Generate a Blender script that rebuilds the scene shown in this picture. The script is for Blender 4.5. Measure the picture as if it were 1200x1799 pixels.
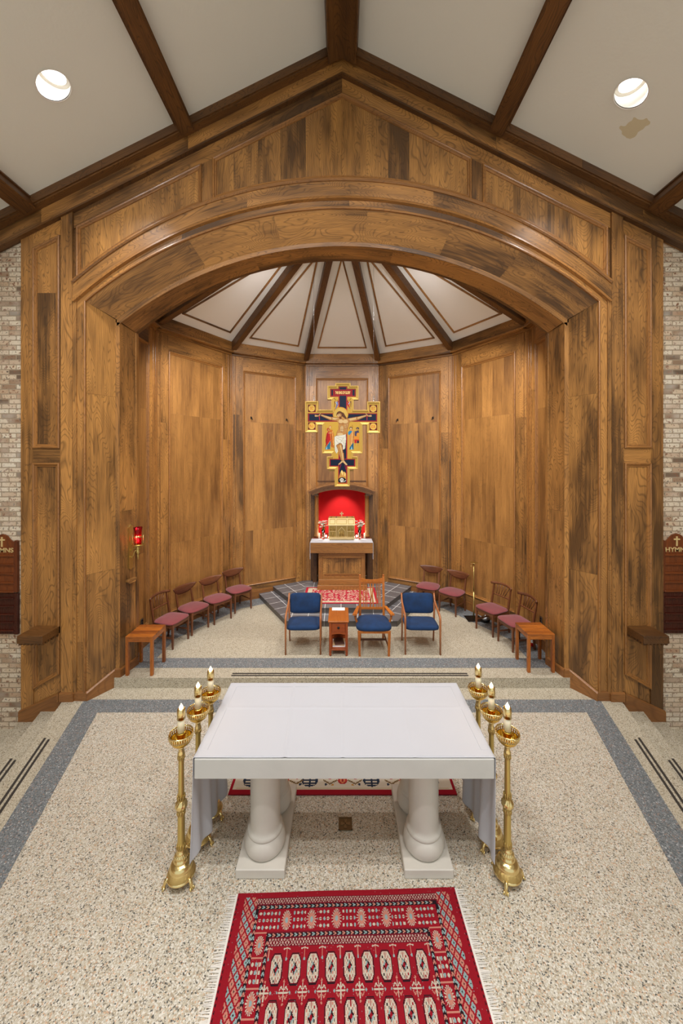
import bpy, math, random
import numpy as np
from mathutils import Vector, Matrix
# ---------------------------------------------------------------- clear
for o in list(bpy.data.objects): bpy.data.objects.remove(o, do_unlink=True)
SC = bpy.context.scene
COL = SC.collection
random.seed(7)
PI = math.pi
# ---------------------------------------------------------------- camera
CX, HY, FPX, HC = 601.0, 812.0, 650.0, 3.27
cam = bpy.data.cameras.new('camera'); camo = bpy.data.objects.new('camera', cam); COL.objects.link(camo)
camo.location = (0, 0, HC); camo.rotation_euler = (PI/2, 0, 0)
cam.sensor_fit = 'VERTICAL'; cam.sensor_height = 36; cam.sensor_width = 24
cam.lens = FPX/1799*36
cam.shift_x = -(CX-600)/1799; cam.shift_y = -(899.5-HY)/1799
cam.clip_start = 0.05; cam.clip_end = 100
SC.camera = camo
def at(px, py, m): return (px-CX)*m, FPX*m, HC-(py-HY)*m     # photo pixel at scale m metres per pixel
# ---------------------------------------------------------------- view, world, lights
SC.view_settings.view_transform = 'Standard'; SC.view_settings.look = 'None'
SC.view_settings.gamma = 1; SC.view_settings.use_curve_mapping = False
SC.view_settings.exposure = 0.0
w = bpy.data.worlds.new('world'); SC.world = w; w.use_nodes = True
w.node_tree.nodes['Background'].inputs[0].default_value = (.86, .94, 1.0, 1)
w.node_tree.nodes['Background'].inputs[1].default_value = 0.9
def spot(loc, target, power, size=100, blend=0.6, radius=0.07, color=(1, .86, .68)):
    l = bpy.data.lights.new('spot', 'SPOT'); l.energy = power; l.spot_size = math.radians(size); l.spot_blend = blend
    l.shadow_soft_size = radius; l.color = color
    o = bpy.data.objects.new('spot', l); COL.objects.link(o); o.location = loc
    o.rotation_euler = (Vector(target)-Vector(loc)).to_track_quat('-Z', 'Y').to_euler()
    return o
WARM = (1, .972, .955)
WHITE = (1, .985, .985)
# nave downlights: the two in view and their rows towards the camera and behind it, plus added rear floor spots
for sx in (-1, 1):
    spot((sx*3.14, 4.03, 7.42), (sx*3.0, 4.1, 0), 250, 115, .7, .12, WHITE)
    spot((sx*1.05, 1.35, 8.25), (sx*.9, 3.3, 0), 380, 110, .7, .09, WHITE)
    spot((sx*3.14, 1.0, 7.3), (sx*3.0, 3.4, 0), 260, 110, .7, .09, WHITE)
    spot((sx*1.05, -.35, 8.2), (sx*.8, 4.8, 3.5), 400, 80, .8, .12, WHITE)
    spot((sx*3.14, -.6, 7.2), (sx*2.2, 5.0, 5), 330, 70, .8, .12, WHITE)
    for x_, y_, z_ in ((1.05, -3.2, 8.2), (4.4, -3.0, 6.6)):
        spot((sx*x_, y_, z_), (sx*x_, y_-.3, 0), 1650, 85, .6, .15, WHITE)  # added spots: their bounce off the nave floor brightens the ceiling
# sanctuary lights hidden behind the arch, aimed at the apse walls and the chairs; the upward pair is added for the ceiling
for x, tx, p in ((-2.35, -2.9, 120), (-1.45, -1.7, 200), (-.75, -.3, 60), (.75, .3, 60), (1.45, 1.7, 200), (2.35, 2.9, 120)):
    z = 6.25-.13*x*x
    spot((x, 6.0, z), (tx, 8.2, 2.6), p, 120, .8, .07, WARM)
for sx in (-1, 1):
    spot((sx*1.2, 5.95, 6.0), (sx*1.5, 7.9, 6.5), 15, 120, .9, .08, (1, .97, 1))  # weak upward spot, added to lift the apse ceiling
    spot((sx*1.75, 5.95, 5.95), (sx*1.2, 6.9, 0), 150, 105, .8, .07, WARM)
# ---------------------------------------------------------------- node helpers
class NT:
    def __init__(s, name):
        s.m = bpy.data.materials.new(name); s.m.use_nodes = True
        s.t = s.m.node_tree; s.b = s.t.nodes['Principled BSDF']
    def n(s, typ, ins=None, **props):
        nd = s.t.nodes.new('ShaderNode'+typ)
        for k, v in props.items(): setattr(nd, k, v)
        for k, v in (ins or {}).items(): s.link(v, nd.inputs[k])
        return nd
    def link(s, v, sock):
        if isinstance(v, bpy.types.NodeSocket): s.t.links.new(v, sock)
        elif isinstance(v, bpy.types.Node): s.t.links.new(v.outputs[0], sock)
        else: sock.default_value = v
    def math(s, op, a, b=0.0, c=0.0):
        nd = s.n('Math', operation=op); s.link(a, nd.inputs[0]); s.link(b, nd.inputs[1]); s.link(c, nd.inputs[2]); return nd.outputs[0]
    def vmath(s, op, a, b=(0, 0, 0)):
        nd = s.n('VectorMath', operation=op); s.link(a, nd.inputs[0]); s.link(b, nd.inputs[1]); return nd.outputs[0]
    def mix(s, f, a, b, mode='MIX'):
        nd = s.n('Mix', data_type='RGBA', blend_type=mode); s.link(f, nd.inputs[0]); s.link(a, nd.inputs[6]); s.link(b, nd.inputs[7]); return nd.outputs[2]
    def ramp(s, f, stops, interp='LINEAR'):
        nd = s.n('ValToRGB'); s.link(f, nd.inputs[0]); e = nd.color_ramp; e.interpolation = interp
        while len(e.elements) < len(stops): e.elements.new(.5)
        for el, (p, c) in zip(e.elements, stops):
            el.position = p; el.color = c if len(c) == 4 else (*c, 1)
        return nd.outputs[0]
    def maprange(s, v, a, b, c, d):
        nd = s.n('MapRange'); s.link(v, nd.inputs[0])
        for i, x in enumerate((a, b, c, d)): nd.inputs[i+1].default_value = x
        return nd.outputs[0]
    def set(s, **kw):
        for k, v in kw.items(): s.link(v, s.b.inputs[k.replace('_', ' ')])
        return s.m
def C3(r, g, b):     # sRGB 0-255 to linear
    f = lambda c: (c/255/12.92 if c/255 < .04045 else ((c/255+.055)/1.055)**2.4)
    return (f(r), f(g), f(b), 1)
def plain(name, col, rough=.5, metal=0.0, bump=0, bscale=200, **kw):
    t = NT(name); t.set(Base_Color=col, Roughness=rough, Metallic=metal)
    if bump:
        nz = t.n('TexNoise', {'Scale': bscale, 'Detail': 3.0})
        bp = t.n('Bump', {'Height': nz.outputs[0], 'Strength': bump, 'Distance': .002}); t.set(Normal=bp.outputs[0])
    for k, v in kw.items(): t.link(v, t.b.inputs[k.replace('_', ' ')])
    return t.m
def wood(name, light, mid, dark, rings=13, rscale=1.5, rough=.34, vary=.35, lines=.55, mott=1.0, grey=None):
    t = NT(name)
    g = t.n('Attribute', attribute_name='g').outputs['Vector']
    geo = t.n('NewGeometry'); oi = t.n('ObjectInfo')
    rnd = geo.outputs['Random Per Island']
    r2 = t.math('FRACT', t.math('ADD', t.math('MULTIPLY', rnd, 7.31), t.math('MULTIPLY', oi.outputs['Random'], 3.7)))
    off = t.n('CombineXYZ', {'X': t.math('MULTIPLY', rnd, 37.0), 'Y': t.math('MULTIPLY', r2, 53.0), 'Z': t.math('MULTIPLY', rnd, 91.0)})
    v = t.vmath('ADD', g, off.outputs[0])
    vs = t.vmath('MULTIPLY', v, (rscale*1.9, rscale*1.9, rscale*.5))
    nz = t.n('TexNoise', {'Vector': vs, 'Scale': 1.0, 'Detail': 2.6, 'Roughness': .42, 'Distortion': .5})
    fr = t.math('PINGPONG', t.math('MULTIPLY', nz.outputs[0], float(rings)), .5)
    ln = t.ramp(fr, [(0, (1, 1, 1)), (.07, (.65, .65, .65)), (.20, (0, 0, 0))])
    pv = t.vmath('MULTIPLY', v, (150, 150, 5.0))
    pores = t.n('TexNoise', {'Vector': pv, 'Scale': 1.0, 'Detail': 2.0})
    pr = t.ramp(pores.outputs[0], [(.42, (0, 0, 0)), (.68, (1, 1, 1))])
    fv = t.vmath('MULTIPLY', v, (42, 42, 1.3))
    fib = t.n('TexNoise', {'Vector': fv, 'Scale': 1.0, 'Detail': 2.0})
    mv = t.vmath('MULTIPLY', v, (3.0, 3.0, .7))
    mo = t.n('TexNoise', {'Vector': mv, 'Scale': 1.0, 'Detail': 3.0, 'Roughness': .6})
    f = t.math('ADD', t.math('MULTIPLY', t.math('SUBTRACT', mo.outputs[0], .5), 2.2*mott), t.math('MULTIPLY', t.math('SUBTRACT', r2, .5), vary*2))
    f = t.math('ADD', f, t.math('MULTIPLY', t.math('SUBTRACT', fib.outputs[0], .5), .9))
    f = t.math('ADD', f, .5)
    c = t.ramp(f, [(.05, mid if grey is None else grey), (.5, tuple((a+b)/2 for a, b in zip(light, mid))), (.95, light)])
    c = t.mix(t.math('MULTIPLY', ln, lines), c, dark)
    c = t.mix(t.math('MULTIPLY', pr, .28), c, dark)
    rg = t.math('ADD', rough, t.math('MULTIPLY', pr, .12))
    bp = t.n('Bump', {'Height': t.math('ADD', pr, ln), 'Strength': .12, 'Distance': .0015})
    return t.set(Base_Color=c, Roughness=rg, Normal=bp.outputs[0])
# ---------------------------------------------------------------- mesh builder
AX = {'x': (1, 2, 0), 'y': (0, 2, 1), 'z': (0, 1, 2)}
class MB:
    def __init__(s): s.v = []; s.f = []; s.g = []; s.mi = []; s.grain = 'z'; s.M = Matrix(); s.mat = 0; s.sm = []
    def add(s, verts, faces, g=None, smooth=False):
        b = len(s.v); p = AX[s.grain]
        for i, q in enumerate(verts):
            s.v.append(tuple(s.M @ Vector(q)))
            s.g.append(tuple(g[i]) if g else (q[p[0]], q[p[1]], q[p[2]]))
        for f in faces:
            s.f.append(tuple(b+i for i in f)); s.mi.append(s.mat); s.sm.append(smooth)
    def box(s, x0, x1, y0, y1, z0, z1, bev=0.0):
        if x0 > x1: x0, x1 = x1, x0
        if y0 > y1: y0, y1 = y1, y0
        if z0 > z1: z0, z1 = z1, z0
        if bev <= 0:
            v = [(x, y, z) for x in (x0, x1) for y in (y0, y1) for z in (z0, z1)]
            s.add(v, [(0, 1, 3, 2), (4, 6, 7, 5), (0, 4, 5, 1), (2, 3, 7, 6), (0, 2, 6, 4), (1, 5, 7, 3)])
        else:
            b = min(bev, (x1-x0)/2.01, (y1-y0)/2.01, (z1-z0)/2.01); v = []; idx = {}
            for sx, X in ((-1, x0), (1, x1)):
                for sy, Y in ((-1, y0), (1, y1)):
                    for sz, Z in ((-1, z0), (1, z1)):
                        for a in range(3):
                            q = [X-sx*b, Y-sy*b, Z-sz*b]; q[a] = (X, Y, Z)[a]
                            idx[(sx, sy, sz, a)] = len(v); v.append(tuple(q))
            F = []
            for a in range(3):
                o = [i for i in range(3) if i != a]
                for sg in (-1, 1):
                    r = []
                    for (p, q) in ((-1, -1), (1, -1), (1, 1), (-1, 1)):
                        k = [0, 0, 0]; k[a] = sg; k[o[0]] = p; k[o[1]] = q; r.append(idx[(*k, a)])
                    F.append(tuple(r) if (sg > 0) != (a == 1) else tuple(r[::-1]))
            for a in range(3):
                o = [i for i in range(3) if i != a]
                for p in (-1, 1):
                    for q in (-1, 1):
                        k0 = [0]*3; k1 = [0]*3; k0[a] = -1; k1[a] = 1
                        for k in (k0, k1): k[o[0]] = p; k[o[1]] = q
                        F.append((idx[(*k0, o[0])], idx[(*k1, o[0])], idx[(*k1, o[1])], idx[(*k0, o[1])]))
            for sx in (-1, 1):
                for sy in (-1, 1):
                    for sz in (-1, 1): F.append(tuple(idx[(sx, sy, sz, a)] for a in range(3)))
            s.add(v, F)
        return s
    def prism(s, pts, y0, y1, plane='xz', frame=None):
        """polygon pts (u,v) extruded from y0 to y1; plane xz -> normal y, xy -> normal z, yz -> normal x"""
        n = len(pts)
        def P(u, v, w):
            if frame: O, U, V, N = frame; return tuple(O+U*u+V*v+N*w)
            return {'xz': (u, w, v), 'xy': (u, v, w), 'yz': (w, u, v)}[plane]
        v = [P(a, b, y0) for a, b in pts]+[P(a, b, y1) for a, b in pts]
        s.add(v, [tuple(range(n))[::-1], tuple(range(n, 2*n))]+[(i, (i+1) % n, n+(i+1) % n, n+i) for i in range(n)])
        return s
    def lathe(s, prof, seg=24, c=(0, 0, 0), smooth=True, rmod=None):
        v = []; F = []; n = len(prof); g = []
        for i in range(seg):
            a = 2*PI*i/seg
            for (r, z) in prof:
                k = rmod(a, z) if rmod else 1
                v.append((c[0]+r*k*math.cos(a), c[1]+r*k*math.sin(a), c[2]+z))
        for i in range(seg):
            j = (i+1) % seg
            for k in range(n-1): F.append((i*n+k, j*n+k, j*n+k+1, i*n+k+1))
        s.add(v, F, smooth=smooth); return s
    def tube(s, pts, rad, seg=8, smooth=True, flat=None, caps=True):
        """round (or flat=(w,t) ratio) tube along a polyline; rad scalar or list"""
        P = [Vector(p) for p in pts]; n = len(P); R = rad if isinstance(rad, (list, tuple)) else [rad]*n
        v = []; F = []; g = []; L = 0
        up = Vector((0, 0, 1)); T0 = (P[1]-P[0]).normalized()
        if abs(T0.dot(up)) > .95: up = Vector((0, 1, 0))
        side = T0.cross(up).normalized()
        for i, p in enumerate(P):
            T = (P[min(i+1, n-1)]-P[max(i-1, 0)]).normalized()
            side = (side-T*side.dot(T)).normalized(); nn = T.cross(side)
            if i: L += (P[i]-P[i-1]).length
            for k in range(seg):
                a = 2*PI*k/seg+PI/seg
                ca, sa = math.cos(a), math.sin(a)
                if flat: ca *= flat[0]; sa *= flat[1]
                q = p+side*(R[i]*ca)+nn*(R[i]*sa); v.append(tuple(q)); g.append((R[i]*ca*1.0, R[i]*sa*1.0, L))
        for i in range(n-1):
            for k in range(seg):
                j = (k+1) % seg; F.append((i*seg+k, i*seg+j, (i+1)*seg+j, (i+1)*seg+k))
        if caps: F.append(tuple(range(seg))[::-1]); F.append(tuple((n-1)*seg+k for k in range(seg)))
        s.add(v, F, g, smooth=smooth); return s
    def bar(s, p0, p1, w0, t0, w1=None, t1=None, side=None):
        """rectangular tapered bar from p0 to p1; width along `side`"""
        p0, p1 = Vector(p0), Vector(p1); T = (p1-p0).normalized()
        sd = Vector(side) if side else Vector((1, 0, 0)); sd = (sd-T*sd.dot(T)).normalized(); nn = T.cross(sd)
        w1 = w0 if w1 is None else w1; t1 = t0 if t1 is None else t1; L = (p1-p0).length
        v = []; g = []
        for p, w_, t_, l in ((p0, w0, t0, 0), (p1, w1, t1, L)):
            for a, b in ((-1, -1), (1, -1), (1, 1), (-1, 1)):
                v.append(tuple(p+sd*(a*w_/2)+nn*(b*t_/2))); g.append((a*w_/2, b*t_/2, l))
        s.add(v, [(3, 2, 1, 0), (4, 5, 6, 7), (0, 1, 5, 4), (1, 2, 6, 5), (2, 3, 7, 6), (3, 0, 4, 7)], g); return s
    def sweep(s, path, prof, frame, closed=True, smooth=False):
        """moulding: prof [(inward offset, height)] swept on 2D path mitred, in frame (O,U,V,N). Path CCW -> inward is left."""
        O, U, V, N = frame; n = len(path); P = [Vector(p) for p in path]; v = []; g = []; L = 0
        for i in range(n):
            if closed: a, b, c = P[i-1], P[i], P[(i+1) % n]
            else: a, b, c = P[max(i-1, 0)], P[i], P[min(i+1, n-1)]
            d1 = (b-a).normalized() if (b-a).length > 1e-9 else (c-b).normalized()
            d2 = (c-b).normalized() if (c-b).length > 1e-9 else d1
            n1 = Vector((-d1.y, d1.x)); n2 = Vector((-d2.y, d2.x)); m = (n1+n2)
            m = m/max(m.length_squared, .05)*2/1.0 if False else m.normalized()/max(.3, m.normalized().dot(n1))
            if i: L += (P[i]-P[i-1]).length
            for (o, h) in prof:
                q = b+m*o; v.append(tuple(O+U*q.x+V*q.y+N*h)); g.append((o, h, L))
        k = len(prof); F = []
        for i in range(n if closed else n-1):
            j = (i+1) % n
            if closed and j == 0:
                base = len(v)
                for q in range(k): v.append(v[q]); g.append((g[q][0], g[q][1], L+(P[0]-P[-1]).length))
                for q in range(k-1): F.append((i*k+q, base+q, base+q+1, i*k+q+1))
            else:
                for q in range(k-1): F.append((i*k+q, j*k+q, j*k+q+1, i*k+q+1))
        if not closed: F.append(tuple(range(k))); F.append(tuple((n-1)*k+q for q in range(k))[::-1])
        s.add(v, F, g, smooth=smooth); return s
    def build(s, name, mats, parent=None, label=None, kind=None):
        me = bpy.data.meshes.new(name); me.from_pydata(s.v, [], s.f)
        if not isinstance(mats, (list, tuple)): mats = [mats]
        for m in mats: me.materials.append(m)
        me.polygons.foreach_set('material_index', s.mi); me.polygons.foreach_set('use_smooth', s.sm)
        at_ = me.attributes.new('g', 'FLOAT_VECTOR', 'POINT'); at_.data.foreach_set('vector', np.array(s.g, 'f').ravel())
        me.update()
        import bmesh
        bm = bmesh.new(); bm.from_mesh(me); bmesh.ops.recalc_face_normals(bm, faces=bm.faces); bm.to_mesh(me); bm.free()
        o = bpy.data.objects.new(name, me); COL.objects.link(o)
        if parent: o.parent = parent
        if label: o['label'] = label
        if kind: o['kind'] = kind
        return o
def tag(o, label, cat, group=None, kind=None):
    o['label'] = label; o['category'] = cat
    if group: o['group'] = group
    if kind: o['kind'] = kind
    return o
def empty(name, loc=(0, 0, 0), rz=0, kind=None):
    o = bpy.data.objects.new(name, None); COL.objects.link(o); o.location = loc; o.rotation_euler = (0, 0, rz)
    o.empty_display_size = .1
    if kind: o['kind'] = kind
    return o
def kids(o): return [c for c in bpy.data.objects if c.parent == o]
def copy_tree(o, parent=None):
    c = o.copy(); COL.objects.link(c)
    if parent: c.parent = parent
    for ch in kids(o): copy_tree(ch, c)
    return c
def world_frame(o=(0, 0, 0), u=(1, 0, 0), v=(0, 0, 1), n=(0, -1, 0)): return (Vector(o), Vector(u), Vector(v), Vector(n))
def textmesh(txt, size, depth, mat, parent, loc, rot, name='lettering', sx=1.0, bold=0.0):
    cu = bpy.data.curves.new('t', 'FONT'); cu.body = txt; cu.size = size; cu.extrude = depth; cu.align_x = 'CENTER'; cu.align_y = 'CENTER'; cu.offset = bold
    to = bpy.data.objects.new('t', cu); COL.objects.link(to)
    bpy.context.view_layer.update()
    me = bpy.data.meshes.new_from_object(to.evaluated_get(bpy.context.evaluated_depsgraph_get()))
    bpy.data.objects.remove(to, do_unlink=True)
    me.materials.clear(); me.materials.append(mat)
    o = bpy.data.objects.new(name, me); COL.objects.link(o); o.parent = parent
    o.location = loc; o.rotation_euler = rot; o.scale = (sx, 1, 1)
    return o
# ================================================================ materials
M = {}
M['oak'] = wood('oak_panelling', C3(184, 130, 68), C3(114, 76, 40), C3(52, 33, 18), rings=52, rscale=1.5, rough=.33, vary=.30, lines=.55, mott=1.25, grey=C3(90, 61, 31))
M['oakfield'] = wood('oak_panel_field', C3(186, 133, 70), C3(120, 81, 43), C3(56, 36, 19), rings=54, rscale=1.3, rough=.30, vary=.28, lines=.5, mott=1.2, grey=C3(94, 64, 33))
M['mould'] = wood('oak_moulding', C3(172, 118, 60), C3(126, 82, 40), C3(62, 38, 20), rings=40, rscale=1.5, rough=.3, vary=.06, lines=.4, mott=.6)
M['veneer'] = wood('oak_apse_veneer', C3(176, 125, 66), C3(120, 80, 40), C3(76, 48, 24), rings=34, rscale=1.6, rough=.36, vary=.2, lines=.18, mott=.85, grey=C3(112, 75, 38))
M['oakdark'] = wood('oak_beam', C3(116, 76, 36), C3(82, 52, 24), C3(46, 28, 12), rings=40, rscale=1.6, rough=.38, vary=.2, grey=C3(78, 50, 26))
M['teak'] = wood('chair_teak', C3(122, 72, 42), C3(92, 52, 30), C3(56, 30, 18), rings=8, rscale=5, rough=.35, vary=.2, lines=.3)
M['bent'] = wood('armchair_bent_wood', C3(176, 112, 66), C3(150, 88, 50), C3(104, 58, 32), rings=6, rscale=5, rough=.3, vary=.1, lines=.2)
M['honey'] = wood('honey_cherry', C3(190, 112, 40), C3(156, 84, 30), C3(126, 60, 18), rings=8, rscale=4, rough=.28, vary=.15, lines=.25)
M['acacia'] = wood('acacia_table', C3(184, 106, 36), C3(124, 64, 24), C3(80, 40, 16), rings=12, rscale=3.2, rough=.3, vary=.35, lines=.4)
M['redoak'] = wood('board_upper_wood', C3(128, 66, 26), C3(98, 46, 18), C3(56, 24, 12), rings=9, rscale=3, rough=.3, vary=.2, lines=.35)
M['mahog'] = wood('board_lower_wood', C3(78, 30, 16), C3(58, 20, 12), C3(34, 12, 8), rings=8, rscale=3, rough=.25, vary=.2, lines=.3)
M['baseb'] = wood('oak_baseboard', C3(150, 100, 52), C3(122, 78, 40), C3(80, 48, 24), rings=22, rscale=1.8, rough=.3, vary=.12, lines=.3)
M['plaster'] = NT('ceiling_plaster')
t = M['plaster']
tc = t.n('TexCoord').outputs['Object']
nz = t.n('TexNoise', {'Vector': tc, 'Scale': 26.0, 'Detail': 4.0})
big = t.n('TexNoise', {'Vector': tc, 'Scale': .8, 'Detail': 2.0})
base = t.mix(big.outputs[0], C3(238, 238, 230), C3(230, 229, 220))
# old water stain on the right slope
d = t.n('VectorMath', {0: t.vmath('MULTIPLY', t.vmath('SUBTRACT', tc, (3.42, 4.33, 7.18)), (1.3, .9, 1)) , }, operation='LENGTH').outputs['Value']
n2 = t.n('TexNoise', {'Vector': tc, 'Scale': 9.0, 'Detail': 1.0})
st = t.math('ADD', d, t.math('MULTIPLY', t.math('SUBTRACT', n2.outputs[0], .5), .26))
base = t.mix(t.math('LESS_THAN', st, .12), base, C3(214, 203, 172))
bp = t.n('Bump', {'Height': nz.outputs[0], 'Strength': .25, 'Distance': .004})
M['plaster'] = t.set(Base_Color=base, Roughness=.85, Normal=bp.outputs[0])
M['plaster2'] = plain('apse_ceiling_plaster', C3(248, 246, 238), .85, bump=.2, bscale=30)
def pebble(name, cols, scale=135.0, bump=.35):
    t = NT(name); tc = t.n('TexCoord').outputs['Object']
    nz = t.n('TexNoise', {'Vector': tc, 'Scale': 60.0})
    wv = t.vmath('ADD', tc, t.vmath('MULTIPLY', nz.outputs['Color'], (.012, .012, .012)))
    vo = t.n('TexVoronoi', {'Vector': wv, 'Scale': scale})
    sep = t.n('SeparateColor', {0: vo.outputs['Color']})
    c = t.ramp(sep.outputs[0], cols, 'CONSTANT')
    big = t.n('TexNoise', {'Vector': tc, 'Scale': 2.5, 'Detail': 3.0})
    c = t.mix(.25, c, t.mix(big.outputs[0], C3(150, 130, 104), C3(240, 226, 204)), 'MULTIPLY') if False else c
    c = t.mix(t.maprange(vo.outputs['Distance'], .4, .8, 0.0, .3), c, (cols[0][1][0]*.35, cols[0][1][1]*.35, cols[0][1][2]*.35, 1))
    bp = t.n('Bump', {'Height': t.math('SUBTRACT', 1.0, vo.outputs['Distance']), 'Strength': bump, 'Distance': .003})
    return t.set(Base_Color=c, Roughness=.6, Normal=bp.outputs[0])
M['peb'] = pebble('cream_pebble_floor', [(0, C3(194, 186, 168)), (.32, C3(214, 208, 195)), (.54, C3(184, 172, 149)), (.72, C3(166, 150, 126)), (.82, C3(196, 160, 128)), (.88, C3(128, 121, 107)), (.945, C3(70, 70, 66))])
M['pebs'] = pebble('cream_pebble_step', [(0, C3(186, 176, 154)), (.36, C3(200, 192, 172)), (.64, C3(168, 155, 130)), (.84, C3(146, 132, 106)), (.93, C3(104, 97, 84))], scale=150.0, bump=.25)
M['grey'] = pebble('grey_pebble_band', [(0, C3(112, 116, 116)), (.34, C3(132, 136, 138)), (.62, C3(92, 98, 100)), (.84, C3(150, 126, 112)), (.90, C3(70, 76, 80)), (.96, C3(182, 184, 182))], scale=120.0, bump=.25)
M['strip'] = plain('anti_slip_strip', C3(52, 46, 40), .8)
def brick_mat():
    t = NT('whitewashed_brick'); tc = t.n('TexCoord').outputs['Object']
    s = t.n('SeparateXYZ', {0: tc}); v = t.n('CombineXYZ', {'X': t.math('ADD', s.outputs[0], s.outputs[1]), 'Y': s.outputs[2]}).outputs[0]
    br = t.n('TexBrick', {'Vector': v, 'Color1': (0, 0, 0, 1), 'Color2': (1, 1, 1, 1), 'Mortar': (.5, .5, .5, 1), 'Scale': 1.0, 'Mortar Size': .0075, 'Mortar Smooth': .2, 'Bias': 0.0, 'Brick Width': .205, 'Row Height': .068}, offset=.5)
    nz = t.n('TexNoise', {'Vector': tc, 'Scale': 22.0, 'Detail': 4.0, 'Roughness': .6})
    n2 = t.n('TexNoise', {'Vector': tc, 'Scale': 3.0, 'Detail': 2.0})
    c1 = t.ramp(br.outputs[0], [(0, C3(104, 86, 68)), (.10, C3(150, 122, 96)), (.25, C3(190, 162, 132)), (.5, C3(206, 186, 158)), (.8, C3(214, 200, 176)), (1, C3(172, 138, 108))])
    c2 = t.mix(t.ramp(nz.outputs[0], [(.56, (0, 0, 0)), (.62, (1, 1, 1))]), c1, C3(132, 92, 68))
    c2 = t.mix(t.ramp(nz.outputs[0], [(.33, (1, 1, 1)), (.39, (0, 0, 0))]), c2, C3(98, 84, 72))
    c2 = t.mix(t.ramp(n2.outputs[0], [(.45, (0, 0, 0)), (.75, (.5, .5, .5))]), c2, C3(222, 214, 198))
    c = t.mix(br.outputs['Fac'], c2, C3(158, 140, 116))
    h = t.math('ADD', t.math('MULTIPLY', br.outputs['Fac'], -1.0), t.math('MULTIPLY', nz.outputs[0], .3))
    bp = t.n('Bump', {'Height': h, 'Strength': .8, 'Distance': .006})
    return t.set(Base_Color=c, Roughness=.9, Normal=bp.outputs[0])
M['brick'] = brick_mat()
def tile_mat():
    t = NT('grey_slate_tile'); v = t.n('Attribute', attribute_name='g').outputs['Vector']
    br = t.n('TexBrick', {'Vector': v, 'Color1': (0, 0, 0, 1), 'Color2': (1, 1, 1, 1), 'Scale': 1.0, 'Mortar Size': .006, 'Brick Width': .322, 'Row Height': .322, 'Mortar Smooth': 0.0}, offset=0.0)
    nz = t.n('TexNoise', {'Vector': v, 'Scale': 9.0, 'Detail': 3.0})
    f = t.math('ADD', t.math('MULTIPLY', br.outputs[0], .6), t.math('MULTIPLY', nz.outputs[0], .5))
    c = t.ramp(f, [(0, C3(82, 80, 82)), (1, C3(124, 121, 122))])
    c = t.mix(br.outputs['Fac'], c, C3(214, 212, 208))
    return t.set(Base_Color=c, Roughness=.38)
M['tile'] = tile_mat()
M['tileedge'] = plain('dark_tile_riser', C3(78, 72, 68), .4)
M['grout'] = plain('pale_grout', C3(170, 166, 160), .7)
M['brass'] = plain('polished_brass', C3(232, 208, 146), .2, 1.0)
M['brassdk'] = plain('brass_ornament', C3(204, 176, 112), .34, 1.0, bump=.9, bscale=55)
M['brassin'] = plain('brass_inside', C3(232, 190, 84), .15, 1.0)
M['brasssat'] = plain('satin_brass', C3(206, 182, 112), .36, 1.0)
M['chrome'] = plain('bright_metal', C3(150, 150, 150), .35, 1.0)
M['iron'] = plain('black_iron', C3(24, 23, 22), .4, .4)
M['wax'] = plain('ivory_wax', C3(238, 228, 196), .45, Subsurface_Weight=.3, Subsurface_Scale=.02)
def emis(name, col, st):
    t = NT(name); t.b.inputs['Emission Color'].default_value = col; t.b.inputs['Emission Strength'].default_value = st
    return t.set(Base_Color=(0, 0, 0, 1), Roughness=.5)
M['flame'] = emis('candle_flame', (1, .80, .50, 1), 9)
M['lampface'] = emis('downlight_lamp', (1, .97, .9, 1), 6)
M['uplamp'] = emis('small_votive_light', (1, .86, .78, 1), 16)
def cloth_mat(name, a, rough=.9, sc=4.0, amt=.12, sheen=0.0, fine=0):
    t = NT(name); tc = t.n('TexCoord').outputs['Object']
    nz = t.n('TexNoise', {'Vector': tc, 'Scale': sc, 'Detail': 3.0})
    c = t.mix(nz.outputs[0], tuple(x*(1-amt) for x in a[:3])+(1,), tuple(min(1, x*(1+amt)) for x in a[:3])+(1,))
    f = t.n('TexNoise', {'Vector': tc, 'Scale': 500.0})
    h = t.math('ADD', f.outputs[0], t.math('MULTIPLY', nz.outputs[0], 3.0))
    bp = t.n('Bump', {'Height': h, 'Strength': .15, 'Distance': .002})
    t.b.inputs['Sheen Weight'].default_value = sheen
    return t.set(Base_Color=c, Roughness=rough, Normal=bp.outputs[0])
M['linen'] = cloth_mat('white_linen', C3(190, 191, 196), sc=3, amt=.02)
M['blue'] = cloth_mat('navy_velvet', C3(6, 42, 80), sc=9, amt=.6, sheen=.04)
M['rose'] = cloth_mat('rose_velvet', C3(126, 56, 58), sc=9, amt=.25, sheen=.25)
M['redwall'] = cloth_mat('red_fabric_backdrop', C3(206, 16, 20), sc=6, amt=.05)
def stone_mat(name, a, b):
    t = NT(name); tc = t.n('TexCoord').outputs['Object']
    nz = t.n('TexNoise', {'Vector': tc, 'Scale': 5.0, 'Detail': 5.0, 'Distortion': .6}); f = t.n('TexNoise', {'Vector': tc, 'Scale': 90.0, 'Detail': 2.0})
    c = t.mix(nz.outputs[0], a, b)
    bp = t.n('Bump', {'Height': f.outputs[0], 'Strength': .12, 'Distance': .002})
    return t.set(Base_Color=c, Roughness=.5, Normal=bp.outputs[0])
M['stone'] = stone_mat('pale_limestone', C3(194, 188, 176), C3(208, 202, 190))
M['slab'] = stone_mat('altar_slab_stone', C3(186, 184, 178), C3(200, 198, 192))
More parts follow.
